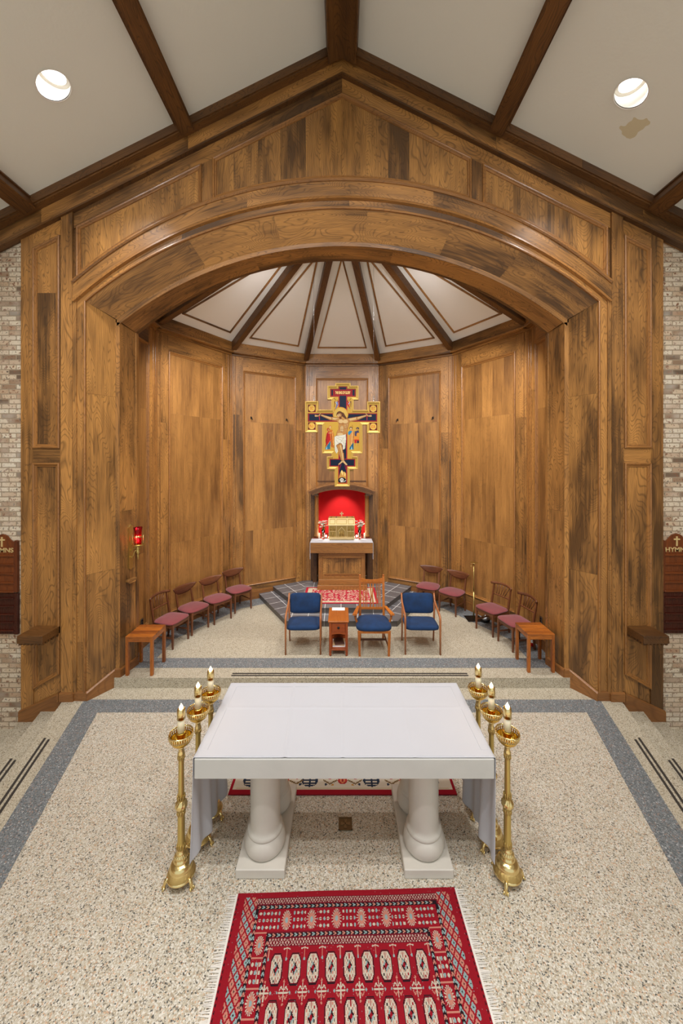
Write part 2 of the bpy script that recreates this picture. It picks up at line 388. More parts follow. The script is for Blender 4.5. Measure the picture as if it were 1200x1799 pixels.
def attr_mat(name, rough=.9, metal=0.0, bump=.2, bscale=400.0):
    t = NT(name); a = t.n('Attribute', attribute_name='paint'); t.b.inputs['Specular IOR Level'].default_value = .2
    f = t.n('TexNoise', {'Vector': t.n('TexCoord').outputs['Object'], 'Scale': bscale})
    bp = t.n('Bump', {'Height': f.outputs[0], 'Strength': bump, 'Distance': .002})
    return t.set(Base_Color=a.outputs['Color'], Roughness=rough, Metallic=metal, Normal=bp.outputs[0])
M['rugpile'] = attr_mat('woven_rug_pile', .95, bump=.4)
M['icon'] = attr_mat('painted_icon', .5, bump=.03)
M['goldp'] = plain('gold_leaf_frame', C3(186, 150, 70), .4, .25, bump=.1, bscale=40)
M['fringe'] = plain('white_fringe', C3(214, 208, 198), .9)
M['white'] = plain('white_plastic', C3(236, 234, 230), .5)
M['paper'] = plain('white_paper', C3(240, 238, 234), .7)
M['petal'] = plain('white_petal', C3(240, 232, 214), .6, Subsurface_Weight=.2, Subsurface_Scale=.01)
M['leaf'] = plain('green_leaf', C3(60, 100, 34), .5)
M['glass'] = plain('clear_glass', (1, 1, 1, 1), .03, Transmission_Weight=1.0, IOR=1.3)
M['ruby'] = plain('ruby_glass', C3(200, 4, 30), .05, Transmission_Weight=.9, IOR=1.3)
M['redplastic'] = plain('extinguisher_red', C3(180, 16, 16), .3)
M['gold'] = plain('tabernacle_gold', C3(186, 154, 90), .36, 1.0, bump=1.0, bscale=26)
M['goldplain'] = plain('tabernacle_gold_smooth', C3(236, 210, 156), .34, 1.0)
M['gem'] = plain('blue_gem', C3(30, 30, 120), .1)
M['letter'] = plain('gilt_letters', C3(200, 172, 116), .5)
M['bronzecross'] = plain('bronze_cross', C3(132, 110, 78), .5, .6)
M['bronze'] = plain('bronze_floor_plate', C3(110, 92, 66), .45, .7)
# ================================================================ geometry constants (metres)
YA = 5.094            # front plane of the arch wall
ST = .145             # step height
ZL = -3*ST            # nave floor
RIDGE = 8.90          # ceiling z = RIDGE - .5|x|
TA = math.tan(math.radians(16.2))
def sx_(v, s): return v if s > 0 else -v
# ---------------------------------------------------------------- floors and steps
# main sanctuary platform: sides converge towards the nave
def edge_x(y, x0=3.83): return x0-(YA-y)*TA
def plat_poly(x0, y0, y1, g=0): return [(-edge_x(y0, x0), y0), (edge_x(y0, x0), y0), (edge_x(y1, x0), y1), (-edge_x(y1, x0), y1)]
f = MB(); f.prism(plat_poly(3.83, .2, 5.12), ZL, 0, 'xy'); fo = f.build('floor', M['peb'], kind='structure')
# the outer cream border (finer aggregate), inlaid: pieces of 3 mm
f = MB()
for s in (-1, 1):
    pts = [(s*edge_x(.2, 3.55), .2), (s*edge_x(.2, 3.835), .2), (s*edge_x(5.12, 3.835), 5.12), (s*edge_x(5.12, 3.55), 5.12)]
    f.prism(pts if s > 0 else pts[::-1], -.02, .002, 'xy')
f.prism([(-3.6, 5.09), (3.6, 5.09), (3.6, 5.40), (-3.6, 5.40)], -.3, .002, 'xy')
f.build('floor_border', M['pebs'], parent=fo)
f = MB()
for s in (-1, 1):
    pts = [(s*edge_x(.2, 3.275), .2), (s*edge_x(.2, 3.55), .2), (s*edge_x(YA, 3.55), YA), (s*edge_x(YA, 3.275), YA)]
    f.prism(pts if s > 0 else pts[::-1], -.02, .003, 'xy')
f.prism([(-3.2, 4.835), (3.2, 4.835), (3.28, YA), (-3.28, YA)], -.02, .003, 'xy')
f.build('grey_band', M['grey'], parent=fo)
# side steps
for s in (-1, 1):
    for k, (x0, top) in enumerate(((4.135, -ST), (4.44, -2*ST))):
        f = MB(); xi = x0-.33
        pts = [(s*edge_x(.2, xi), .2), (s*edge_x(.2, x0), .2), (s*edge_x(5.15, x0), 5.15), (s*edge_x(5.15, xi), 5.15)]
        f.prism(pts if s > 0 else pts[::-1], ZL-.01, top, 'xy')
        st = f.build('floor_step', M['pebs'], kind='structure')
        if k == 0:
            g = MB()
            for d in (.10, .155):
                for (y0, y1) in ((2.2, 4.26-(d-.1)*.4),):
                    pts = [(s*edge_x(y0, x0-d), y0), (s*edge_x(y0, x0-d+.026), y0), (s*edge_x(y1, x0-d+.026), y1), (s*edge_x(y1, x0-d), y1)]
                    g.prism(pts if s > 0 else pts[::-1], top-.01, top+.004, 'xy')
            g.build('anti_slip_strip', M['strip'], parent=st)
g = MB()
for s in (-1, 1):
    for d in (.12, .175):
        y0, y1 = 2.2, 4.39-(d-.1)*.4
        pts = [(s*edge_x(y0, 3.83-d), y0), (s*edge_x(y0, 3.83-d+.026), y0), (s*edge_x(y1, 3.83-d+.026), y1), (s*edge_x(y1, 3.83-d), y1)]
        g.prism(pts if s > 0 else pts[::-1], -.01, .006, 'xy')
g.build('anti_slip_strip', M['strip'], parent=fo)
# nave floor
f = MB(); f.box(-9, 9, -4.5, 5.3, ZL-.1, ZL-.001); f.build('floor_nave', M['pebs'], kind='structure')
# upper chancel floor (one step up)
f = MB(); f.prism([(-3.34, 5.36), (3.34, 5.36), (3.30, 5.6), (3.25, 5.75), (3.5, 5.8), (3.5, 7.1), (2.6, 8.35), (.95, 9.3), (-.95, 9.3), (-2.6, 8.35), (-3.5, 7.1), (-3.5, 5.8), (-3.25, 5.75), (-3.30, 5.6)], 0.0, ST, 'xy')
uf = f.build('floor_chancel', M['pebs'], kind='structure')
f = MB()
f.prism([(-3.25, 5.62), (3.25, 5.62), (3.25, 5.90), (-3.25, 5.90)], ST-.02, ST+.003, 'xy')
cs, sn = math.cos, math.sin
# polygonal grey border along the apse walls
AP = 3.36; CYN = 5.74
RV = AP/math.cos(math.radians(15))
def poly_pt(deg, r=RV): a = math.radians(deg); return (r*math.sin(a), CYN+r*math.cos(a))   # deg 0 = straight back
for a0 in (-75, -45, -15, 15, 45, -105, 75):
    p, q = poly_pt(a0), poly_pt(a0+30); p2, q2 = poly_pt(a0, RV-.42), poly_pt(a0+30, RV-.42)
    if abs(a0+15) > 80: p = (p[0], max(p[1], 5.8)); p2 = (p2[0], max(p2[1], 5.8)); q = (q[0], max(q[1], 5.8)); q2 = (q2[0], max(q2[1], 5.8))
    if abs(a0+15) < 100: f.prism([p2, q2, q, p], ST-.02, ST+.0045, 'xy')
f.build('grey_band', M['grey'], parent=uf)
g = MB()
for y in (5.405, 5.455): g.box(-1.62, 1.85, y, y+.024, ST-.01, ST+.005)
g.build('anti_slip_strip', M['strip'], parent=uf)
# ---------------------------------------------------------------- arch curves
def arc(zc, R): return lambda x: zc-(R-math.sqrt(max(R*R-x*x, .01)))
cA = arc(7.142, 5.55); cA1 = arc(7.09, 5.53); cB = arc(6.907, 5.5); cC = arc(6.75, 5.5)
cD = arc(6.478, 5.34); cE = arc(6.42, 5.21); cF = arc(6.394, 4.99)
zc3 = lambda x: 8.57-.503*abs(x)
ztp = lambda x: 8.34-.502*abs(x)
def cols(x0, x1, n): return [x0+(x1-x0)*i/n for i in range(n+1)]
def zone(mb, x0, x1, zb, zt, y0, y1, n=6):
    """slab between two curves, front y0, back y1"""
    xs = cols(x0, x1, n); v = []; F = []
    for x in xs: v += [(x, y0, zb(x)), (x, y0, zt(x)), (x, y1, zb(x)), (x, y1, zt(x))]
    for i in range(n):
        a = 4*i; b = a+4
        F += [(a, b, b+1, a+1), (a+2, a+3, b+3, b+2), (a, a+2, b+2, b), (a+1, b+1, b+3, a+3)]
    F += [(0, 1, 3, 2), (4*n, 4*n+2, 4*n+3, 4*n+1)]
    mb.add(v, F)
def band(mb, x0, x1, zlo, zhi, y0, y1, n=40, ylo=None):
    """curved board following the arch, grain along the curve; ylo: depth of the lower edge"""
    xs = cols(x0, x1, n); v = []; g = []; F = []; L = 0; px = None
    for x in xs:
        z = zlo(x)
        if px: L += math.hypot(x-px[0], z-px[1])
        px = (x, z); h = zhi(x)-z
        for (Y, Z, a) in ((y0, z, 0), (y0, zhi(x), h), (y1, z, 0), (y1, zhi(x), h)): v.append((x, Y, Z)); g.append((a, Y, L))
    for i in range(n):
        a = 4*i; b = a+4
        F += [(a, b, b+1, a+1), (a+2, a+3, b+3, b+2), (a, a+2, b+2, b), (a+1, b+1, b+3, a+3)]
    F += [(0, 1, 3, 2), (4*n, 4*n+2, 4*n+3, 4*n+1)]
    mb.add(v, F, g)
# ---------------------------------------------------------------- arch wall
WA = empty('wall_arch', (0, 0, 0), kind='structure')
b = MB()
rr = random.Random(3)
x = -4.42
edges = [-4.42, -4.25, -3.87, -3.69, -3.52]
for s in (-1, 1):                       # pier carcass, outside the opening
    for a, c in ((3.52, 3.70), (3.70, 3.88), (3.88, 4.42)):
        x0, x1 = (a, c) if s > 0 else (-c, -a)
        zone(b, x0, x1, lambda x: ZL if abs(x) > 3.6 else 0, lambda x: zc3(x)+.2, YA+.012, 5.4, 3)
n = 14
for i in range(n):
    x0 = -3.52+7.04*i/n; x1 = x0+7.04/n
    zone(b, x0, x1, cC, lambda x: zc3(x)+.2, YA+.012, 5.3, 3)
b.build('carcass', M['oak'], parent=WA)
# panel fields as vertical sheets
def field(mb, x0, x1, zb, zt, y, widths, rnd):
    x = x0; i = 0
    while x < x1-.01:
        w_ = min(widths*rnd.uniform(.75, 1.25), x1-x)
        if x1-x-w_ < .1: w_ = x1-x
        zone(mb, x, x+w_-.0008, zb, zt, y, y+.012, max(1, int(w_/.08))); x += w_
fld = MB()
field(fld, -1.78, -.001, cA, ztp, YA+.002, .33, rr); field(fld, 0, 1.78, cA, ztp, YA+.002, .33, rr)
for s in (-1, 1):
    a, c = (1.93, 3.65) if s > 0 else (-3.65, -1.93)
    field(fld, a, c, cA, ztp, YA+.002, .40, rr)
fo_ = fld.build('upper_panel_field', M['oakfield'], parent=WA)
# rails: raking rail under the cornice, arched bands
rl = MB()
for s in (-1, 1):
    v = [(0, YA-.004, ztp(0)), (s*3.87, YA-.004, ztp(3.87)), (s*3.87, YA-.004, zc3(3.87)+.05), (0, YA-.004, zc3(0)+.05)]
    vb = [(q[0], YA+.03, q[2]) for q in v]; L = 3.87*1.12
    rl.add(v+vb, [(0, 1, 2, 3), (4, 5, 6, 7), (0, 1, 5, 4), (2, 3, 7, 6), (1, 2, 6, 5), (3, 0, 4, 7)], [(0, 0, 0), (0, 0, L), (.2, 0, L), (.2, 0, 0)]*2)
    v = [(s*3.87, YA-.005, ztp(3.87)), (s*4.25, YA-.005, ztp(4.25)), (s*4.25, YA-.005, zc3(4.25)+.05), (s*3.87, YA-.005, zc3(3.87)+.05)]
    vb = [(q[0], YA+.03, q[2]) for q in v]
    rl.add(v+vb, [(0, 1, 2, 3), (4, 5, 6, 7), (0, 1, 5, 4), (2, 3, 7, 6), (1, 2, 6, 5), (3, 0, 4, 7)], [(0, 0, 0), (0, 0, .6), (.2, 0, .6), (.2, 0, 0)]*2)
rl.build('raking_rail', M['oak'], parent=WA)
bd = MB()
for x0, x1 in ((-3.69, -1.3), (-1.3, 1.25), (1.25, 3.69)):
    band(bd, x0, x1, cB, cA, YA-.03, YA+.02, 24)
for x0, x1 in ((-3.66, -2.2), (-2.2, 0.1), (.1, 2.2), (2.2, 3.66)):
    band(bd, x0, x1, cC, cB, YA-.012, YA+.02, 20)
bd.build('arched_band', M['oak'], parent=WA)
# stiles
sl = MB()
for s in (-1, 1):
    X = lambda a, c: (a, c) if s > 0 else (-c, -a)
    x0, x1 = X(1.78, 1.93); zone(sl, x0, x1, cA, ztp, YA-.004, YA+.02, 2)
    x0, x1 = X(3.69, 3.845); zone(sl, x0, x1, lambda x: -.0, lambda x: 6.3 if 0 else zc3(x)+.02, YA-.035, YA+.02, 1)
    x0, x1 = X(3.52, 3.66); zone(sl, x0, x1, lambda x: 1.2+.4*s, cC, YA-.012, YA+.02, 3); zone(sl, x0, x1, lambda x: 0, lambda x: 1.2+.4*s, YA-.012, YA+.02, 1)
    x0, x1 = X(3.64, 3.695); zone(sl, x0, x1, lambda x: 0, lambda x: cB(3.64), YA-.028, YA+.02, 1)
    x0, x1 = X(4.25, 4.42); zone(sl, x0, x1, lambda x: ZL, lambda x: zc3(x)+.02, YA-.004, YA+.02, 1)
    x0, x1 = X(3.845, 3.88); zone(sl, x0, x1, lambda x: ZL, lambda x: zc3(x)+.02, YA-.004, YA+.02, 1)
    # narrow panel fields
    x0, x1 = X(3.88, 4.25)
    zone(sl, x0, x1, lambda x: 3.46, lambda x: ztp(x)-.0, YA+.001, YA+.02, 2)
    zone(sl, x0, x1, lambda x: 5.6, lambda x: ztp(x)-.0, YA+.0005, YA+.02, 2)
    zone(sl, x0, x1, lambda x: .36-.5*(abs(x)-3.87), lambda x: 3.26, YA+.001, YA+.02, 2)
sl.build('stile', M['oak'], parent=WA)
cr = MB(); cr.grain = 'x'
for s in (-1, 1):
    X = (3.88, 4.25) if s > 0 else (-4.25, -3.88)
    cr.box(X[0], X[1], YA-.004, YA+.02, 3.26, 3.46)
cr.build('cross_rail', M['oak'], parent=WA)
# panel mouldings
FR = world_frame((0, YA, 0))
PM = [(0, 0), (0, .022), (.012, .03), (.024, .026), (.034, .012), (.052, .010), (.058, -.004)]
ml = MB()
def panel_path(x0, x1, zb, zt, n):
    xs = cols(x0, x1, n)
    p = [(x, zb(x)) for x in xs]
    if x0 < 0 < x1: top = [(x1, zt(x1)), (0, zt(0)), (x0, zt(x0))]
    else: top = [(x1, zt(x1)), (x0, zt(x0))]
    return p+top
ml.sweep(panel_path(-1.78, 1.78, lambda x: cA(x)+.02, ztp, 28), PM, FR)
for s in (-1, 1):
    a, c = (1.93, 3.65) if s > 0 else (-3.65, -1.93)
    ml.sweep(panel_path(a, c, lambda x: cA(x)+.02, ztp, 16), PM, FR)
    a, c = (3.88, 4.25) if s > 0 else (-4.25, -3.88)
    ml.sweep(panel_path(a, c, lambda x: 3.46, ztp, 1), PM, FR)
    ml.sweep(panel_path(a, c, lambda x: .36-.56*(abs(x)-3.87), lambda x: 3.26, 1), PM, FR)
HR = [(-.028, 0), (-.024, .03), (-.008, .046), (.008, .046), (.024, .03), (.028, 0)]
xs = cols(-3.69, 3.69, 60); ml.sweep([(x, cA(x)) for x in xs], [(o, h+.012) for o, h in HR], FR, closed=False)
HB = [(-.045, 0.0), (-.03, .04), (-.005, .036), (.01, .022), (.03, .012)]
xs = cols(-3.69, 3.69, 60); ml.sweep([(x, cB(x)) for x in xs], [(o, h+.01) for o, h in HB], FR, closed=False)
ml.build('panel_moulding', M['mould'], parent=WA)
eb = MB(); pth = [(-3.52, .1)]+[(x, cC(x)) for x in cols(-3.52, 3.52, 64)]+[(3.52, .1)]
eb.sweep(pth, [(-.004, .0), (-.004, .03), (.006, .036), (.02, .034), (.03, .02), (.03, -.05)], FR, closed=False)
eb.build('edge_moulding', M['mould'], parent=WA)
# soffit 1 + splayed jambs (front edge C at YA, back edge D at 5.39)
YB = 5.39; YC0, YC1 = 5.40, 5.73
def reveal(mb, xf, xb, yf, yb, cf, cb, zbot, n=48, splits=()):
    us = [i/n for i in range(n+1)]; seg = list(splits)
    cuts = [0]+[int(q*n) for q in seg]+[n]
    for c0, c1 in zip(cuts, cuts[1:]):
        v = []; g = []; L = 0; F = []; p = None
        for i in range(c0, c1+1):
            u = us[i]*2-1; a = (u*xf, yf, cf(u*xf)); c = (u*xb, yb, cb(u*xb))
            if p: L += math.dist(p, a)
            p = a; w_ = math.dist(a, c)
            v += [a, c, (a[0], a[1], a[2]+.06), (c[0], c[1], c[2]+.06)]; g += [(0, 0, L), (w_, 0, L), (0, .06, L), (w_, .06, L)]
        for i in range(c1-c0):
            a = 4*i; F += [(a, a+4, a+5, a+1), (a+2, a+3, a+7, a+6)]
        k = 4*(c1-c0); F += [(0, 1, 3, 2), (k, k+2, k+3, k+1)]
        mb.add(v, F, g)
def jamb(mb, s, xf, xb, yf, yb, zf, zb_, z0, seams=()):
    zs = [z0]+list(seams)
    w_ = math.hypot(xf-xb, yf-yb)
    for i, z in enumerate(zs):
        last = i == len(zs)-1
        tf, tb = (zf, zb_) if last else (zs[i+1]-.002,)*2
        v = [(s*xf, yf, z), (s*xb, yb, z), (s*xb, yb, tb), (s*xf, yf, tf)]
        v += [(q[0]+s*.05, q[1]+.02, q[2]) for q in v]
        g = [(0, 0, z), (w_, 0, z), (w_, 0, tb), (0, 0, tf)]*2
        mb.add(v, [(0, 1, 2, 3), (4, 5, 6, 7), (0, 1, 5, 4), (1, 2, 6, 5), (2, 3, 7, 6), (3, 0, 4, 7)], g)
rv = MB()
reveal(rv, 3.52, 3.283, YA-.01, YB, cC, cD, 0, 60, (.2, .38, .56, .72, .86))
rv.build('arch_soffit', M['oakfield'], parent=WA)
jb = MB()
for s in (-1, 1): jamb(jb, s, 3.52, 3.3, YA-.01, YB, cC(3.52), cD(3.283), 0, (1.72, 4.22))
jb.build('jamb_panel', M['oakfield'], parent=WA)
rb = MB()
# inner rib: front lip then soffit 2
band(rb, -3.283, 3.283, cE, lambda x: cD(x)+.05, YB, YB+.02, 48)
reveal(rb, 3.22, 3.168, YC0, YC1, cE, cF, 0, 60, (.3, .62))
rb.build('inner_rib', M['oak'], parent=WA)
jb = MB()
for s in (-1, 1):
    jamb(jb, s, 3.24, 3.168, YC0, YC1, cE(3.22), cF(3.168), 0, (2.55,))
    X = (3.24, 3.33) if s > 0 else (-3.33, -3.24)
    zone(jb, X[0], X[1], lambda x: 0, lambda x: cE(3.22), YB, YB+.03, 1)
    # edge mouldings
    zone(jb, *(sorted((s*3.165, s*3.21))), lambda x: 0, lambda x: cF(3.168), YC1-.04, YC1+.03, 1)
jb.build('inner_jamb', M['oak'], parent=WA)
# back of the arch wall, closes the void above the apse
bk = MB()
for s in (-1, 1): zone(bk, *(sorted((s*3.17, s*3.9))), lambda x: 0, lambda x: 6.9, YC1-.03, YC1+.02, 1)
n = 12
for i in range(n):
    x0 = -3.17+6.34*i/n; zone(bk, x0, x0+6.34/n, cF, lambda x: 8.2, YC1-.03, YC1+.02, 3)
bk.build('carcass', M['oakdark'], parent=WA)
# ---------------------------------------------------------------- baseboards of the arch wall
BP = [(0, 0.015), (0, .0), (.0, .022), (.105, .022), (.12, .012), (.125, 0)]
def bboard(name, segs, th=.022, h=.125, mat='baseb', drop=.5):
    """raking baseboard: list of ((x,y,z),(x,y,z)) wall points at floor, thickness towards normal n"""
    mb = MB()
    for (p, q, nrm, zb) in segs:
        p, q, N = Vector(p), Vector(q), Vector(nrm); L = (q-p).length
        prof = [(0, 0), (th, 0), (th, h-.02), (th*.5, h-.006), (0, h)]
        v = []; g = []
        for e, l in ((p, 0), (q, L)):
            for k, (o, z) in enumerate(prof):
                zz = e.z+z if k > 1 or zb is None else min(e.z, zb)
                v.append((e.x+N.x*o, e.y+N.y*o, zz)); g.append((z, o, l))
        n = 5
        mb.add(v, [tuple(range(n))[::-1], tuple(range(n, 2*n))]+[(i, (i+1) % n, n+(i+1) % n, n+i) for i in range(n)], g)
    return mb.build(name, M[mat], kind='structure')
for s, nm in ((-1, 'baseboard_left'), (1, 'baseboard_right')):
    slope = [((s*4.44, YA-.004, -.27), (s*3.86, YA-.004, -.005), (0, -1, 0), ZL+.0)]
    segs = slope+[((s*3.86, YA-.035, 0), (s*3.68, YA-.035, 0), (0, -1, 0), None), ((s*3.70, YA-.012, 0), (s*3.50, YA-.012, 0), (0, -1, 0), None),
            ((s*3.868, YA-.055, 0), (s*3.868, YA, 0), (s, 0, 0), None), ((s*3.69, YA-.055, 0), (s*3.69, YA-.01, 0), (-s, 0, 0), None)]
    nj = Vector((-s*.36*.8, -.2, 0)).normalized()
    segs += [((s*3.505, YA-.03, 0), (s*3.31, YB, ST+.0), tuple(nj), 0.0), ((s*3.33, YB, ST), (s*3.22, YB, ST), (0, -1, 0), 0.0),
             ((s*3.235, YB-.02, ST), (s*3.168, YC1, ST), (-s, -.2, 0), 0.0)]
    o = bboard(nm, segs)
# ---------------------------------------------------------------- cornice (two stepped boards along the gable)
cn = MB()
def rake(mb, x0, x1, zlo, zhi, y0, y1, L0=0):
    for s in (-1, 1):
        v = []; g = []
        for x in (x0, x1):
            for (Y, Z) in ((y0, zlo(x)), (y0, zhi(x)), (y1, zhi(x)), (y1, zlo(x))): v.append((s*x, Y, Z)); g.append((Z-zlo(x), Y, x*1.12))
        mb.add(v, [(0, 1, 2, 3), (4, 7, 6, 5), (0, 4, 5, 1), (1, 5, 6, 2), (2, 6, 7, 3), (3, 7, 4, 0)], g)
rz = lambda x: RIDGE-.5*abs(x)
for x0, x1 in ((0, 2.1), (2.1, 4.1), (4.1, 6.75)): rake(cn, x0, x1-.002, zc3, lambda x: rz(x)+.02, YA-.055, YA+.05)
cn.build('trim_1', M['oak'], kind='structure')
cn = MB()
for x0, x1 in ((0, 3.2), (3.2, 6.75)): rake(cn, x0, x1-.002, lambda x: rz(x)-.115, lambda x: rz(x)+.02, YA-.17, YA+.0)
for x0, x1 in ((0, 6.75),): rake(cn, x0, x1, lambda x: rz(x)-.135, lambda x: rz(x)-.10, YA-.15, YA+.0)
cn.build('trim_2', M['oakdark'], kind='structure')
cn = MB()
rake(cn, 0, 6.75, lambda x: zc3(x)-.018, lambda x: zc3(x)+.01, YA-.065, YA+.01)
cn.build('trim_3', M['oakdark'], kind='structure')
# ---------------------------------------------------------------- brick walls
for s, nm in ((-1, 'wall_left'), (1, 'wall_right')):
    b = MB(); x0, x1 = sorted((s*4.41, s*6.8))
    zone(b, x0, x1, lambda x: ZL-.05, lambda x: rz(x)+.05, YA+.05, YA+.25, 1)
    b.build(nm, M['brick'], kind='structure')
    b = MB(); x0, x1 = sorted((s*6.75, s*6.95)); b.box(x0, x1, -4.5, YA+.2, ZL-.05, 5.7)
    b.build(nm+'_nave', M['brick'], kind='structure')
# ---------------------------------------------------------------- nave ceiling with two round openings for the downlights
import bmesh
DL = [(-3.12, 4.0), (3.17, 4.06)]
bm = bmesh.new()
for s in (-1, 1):
    cx_, cy_ = DL[0] if s < 0 else DL[1]
    r = .152
    def V(x, y): return bm.verts.new((x, y, RIDGE-.5*abs(x)))
    x0, x1 = (0, 6.9) if s > 0 else (-6.9, 0); y0, y1 = -4.5, YA+.1
    outer = [V(x0, y0), V(x1, y0), V(x1, y1), V(x0, y1)]
    inner = [V(cx_+r*math.cos(2*PI*i/32), cy_+r*math.sin(2*PI*i/32)) for i in range(32)]
    eo = [bm.edges.new((outer[i], outer[(i+1) % 4])) for i in range(4)]
    ei = [bm.edges.new((inner[i], inner[(i+1) % 32])) for i in range(32)]
    bmesh.ops.triangle_fill(bm, edges=eo+ei, use_beauty=True, use_dissolve=False)
bmesh.ops.recalc_face_normals(bm, faces=bm.faces)
me = bpy.data.meshes.new('ceiling'); bm.to_mesh(me); bm.free(); me.materials.append(M['plaster'])
ce = bpy.data.objects.new('ceiling', me); COL.objects.link(ce); ce['kind'] = 'structure'
M['canwhite'] = plain('downlight_white_trim', C3(240, 236, 228), .5)
for (cx_, cy_), lab in zip(DL, ('round recessed white downlight in the left ceiling slope', 'round recessed white downlight in the right ceiling slope, above the brown water stain')):
    s = -1 if cx_ < 0 else 1
    e = tag(empty('recessed_downlight', (cx_, cy_, RIDGE-.5*abs(cx_))), lab, 'ceiling light', 'nave downlights')
    c = MB(); v = []; F = []; n = 32
    for i in range(n):
        a = 2*PI*i/n; x, y = .152*math.cos(a), .152*math.sin(a); z = -.5*s*x
        for k in (1, .97): v.append((x*k, y*k, z-.001 if k == 1 else z+.004))
        v.append((x*.96, y*.96, .16)); v.append((x*1.06, y*1.06, -.5*s*x*1.06-.006)); v.append((x*1.0, y*1.0, z-.007))
    for i in range(n):
        j = (i+1) % n; a, b_ = i*5, j*5
        F += [(a, b_, b_+1, a+1), (a+1, b_+1, b_+2, a+2), (a+3, b_+3, b_+4, a+4), (a+4, b_+4, b_+1, a+1)]
    c.add(v, F, smooth=True); c.build('housing', M['canwhite'], parent=e)
    d = MB(); d.lathe([(.0001, .125), (.112, .120), (.115, .14)], 28); d.build('lamp', M['lampface'], parent=e, label='glowing white lamp')
    d = MB(); d.lathe([(.112, .118), (.148, .108), (.148, .15), (.112, .145)], 28); d.build('baffle_ring', M['canwhite'], parent=e)
# ceiling beams
def ceil_beam(x, lab):
    s = 1 if x > 0 else -1; r = empty('ceiling_beam', (x, 0, RIDGE-.5*abs(x)), 0)
    r.rotation_euler = (0, math.atan(.5)*s, 0)
    tag(r, lab, 'beam', 'exposed ceiling beams')
    b = MB(); b.grain = 'y'; b.box(-.10, .10, -4.4, YA-.13, -.16, .03, .006); b.build('beam_body', M['oakdark'], parent=r)
    b = MB(); b.grain = 'y'
    for q in (-1, 1): b.box(q*.10, q*.118, -4.4, YA-.16, -.03, .0); b.box(q*.085, q*.102, -4.4, YA-.14, -.166, -.15)
    b.build('edge_moulding', M['oakdark'], parent=r)
for x, lab in ((-2.14, 'dark oak ceiling beam on the left slope, between the ridge beam and the left downlight'), (2.14, 'dark oak ceiling beam on the right slope, between the ridge beam and the right downlight'),
               (-4.26, 'dark oak ceiling beam at the far left edge, outside the left downlight'), (4.26, 'dark oak ceiling beam at the far right edge, outside the right downlight')):
    ceil_beam(x, lab)
r = tag(empty('ridge_beam', (0, 0, RIDGE)), 'wide dark oak ridge beam running along the peak of the ceiling', 'beam')
b = MB(); v = []; prof = [(-.215, -.09), (-.185, -.23), (-.17, -.285), (0, -.21), (.17, -.285), (.185, -.23), (.215, -.09), (0, .02)]
b.grain = 'y'; b.prism(prof, -4.4, YA-.13, 'xz'); b.build('beam_body', M['oakdark'], parent=r)
b = MB(); b.grain = 'y'
for q in (-1, 1): b.box(q*.165, q*.19, -4.4, YA-.135, -.30, -.27, .005)
b.build('edge_moulding', M['oakdark'], parent=r)
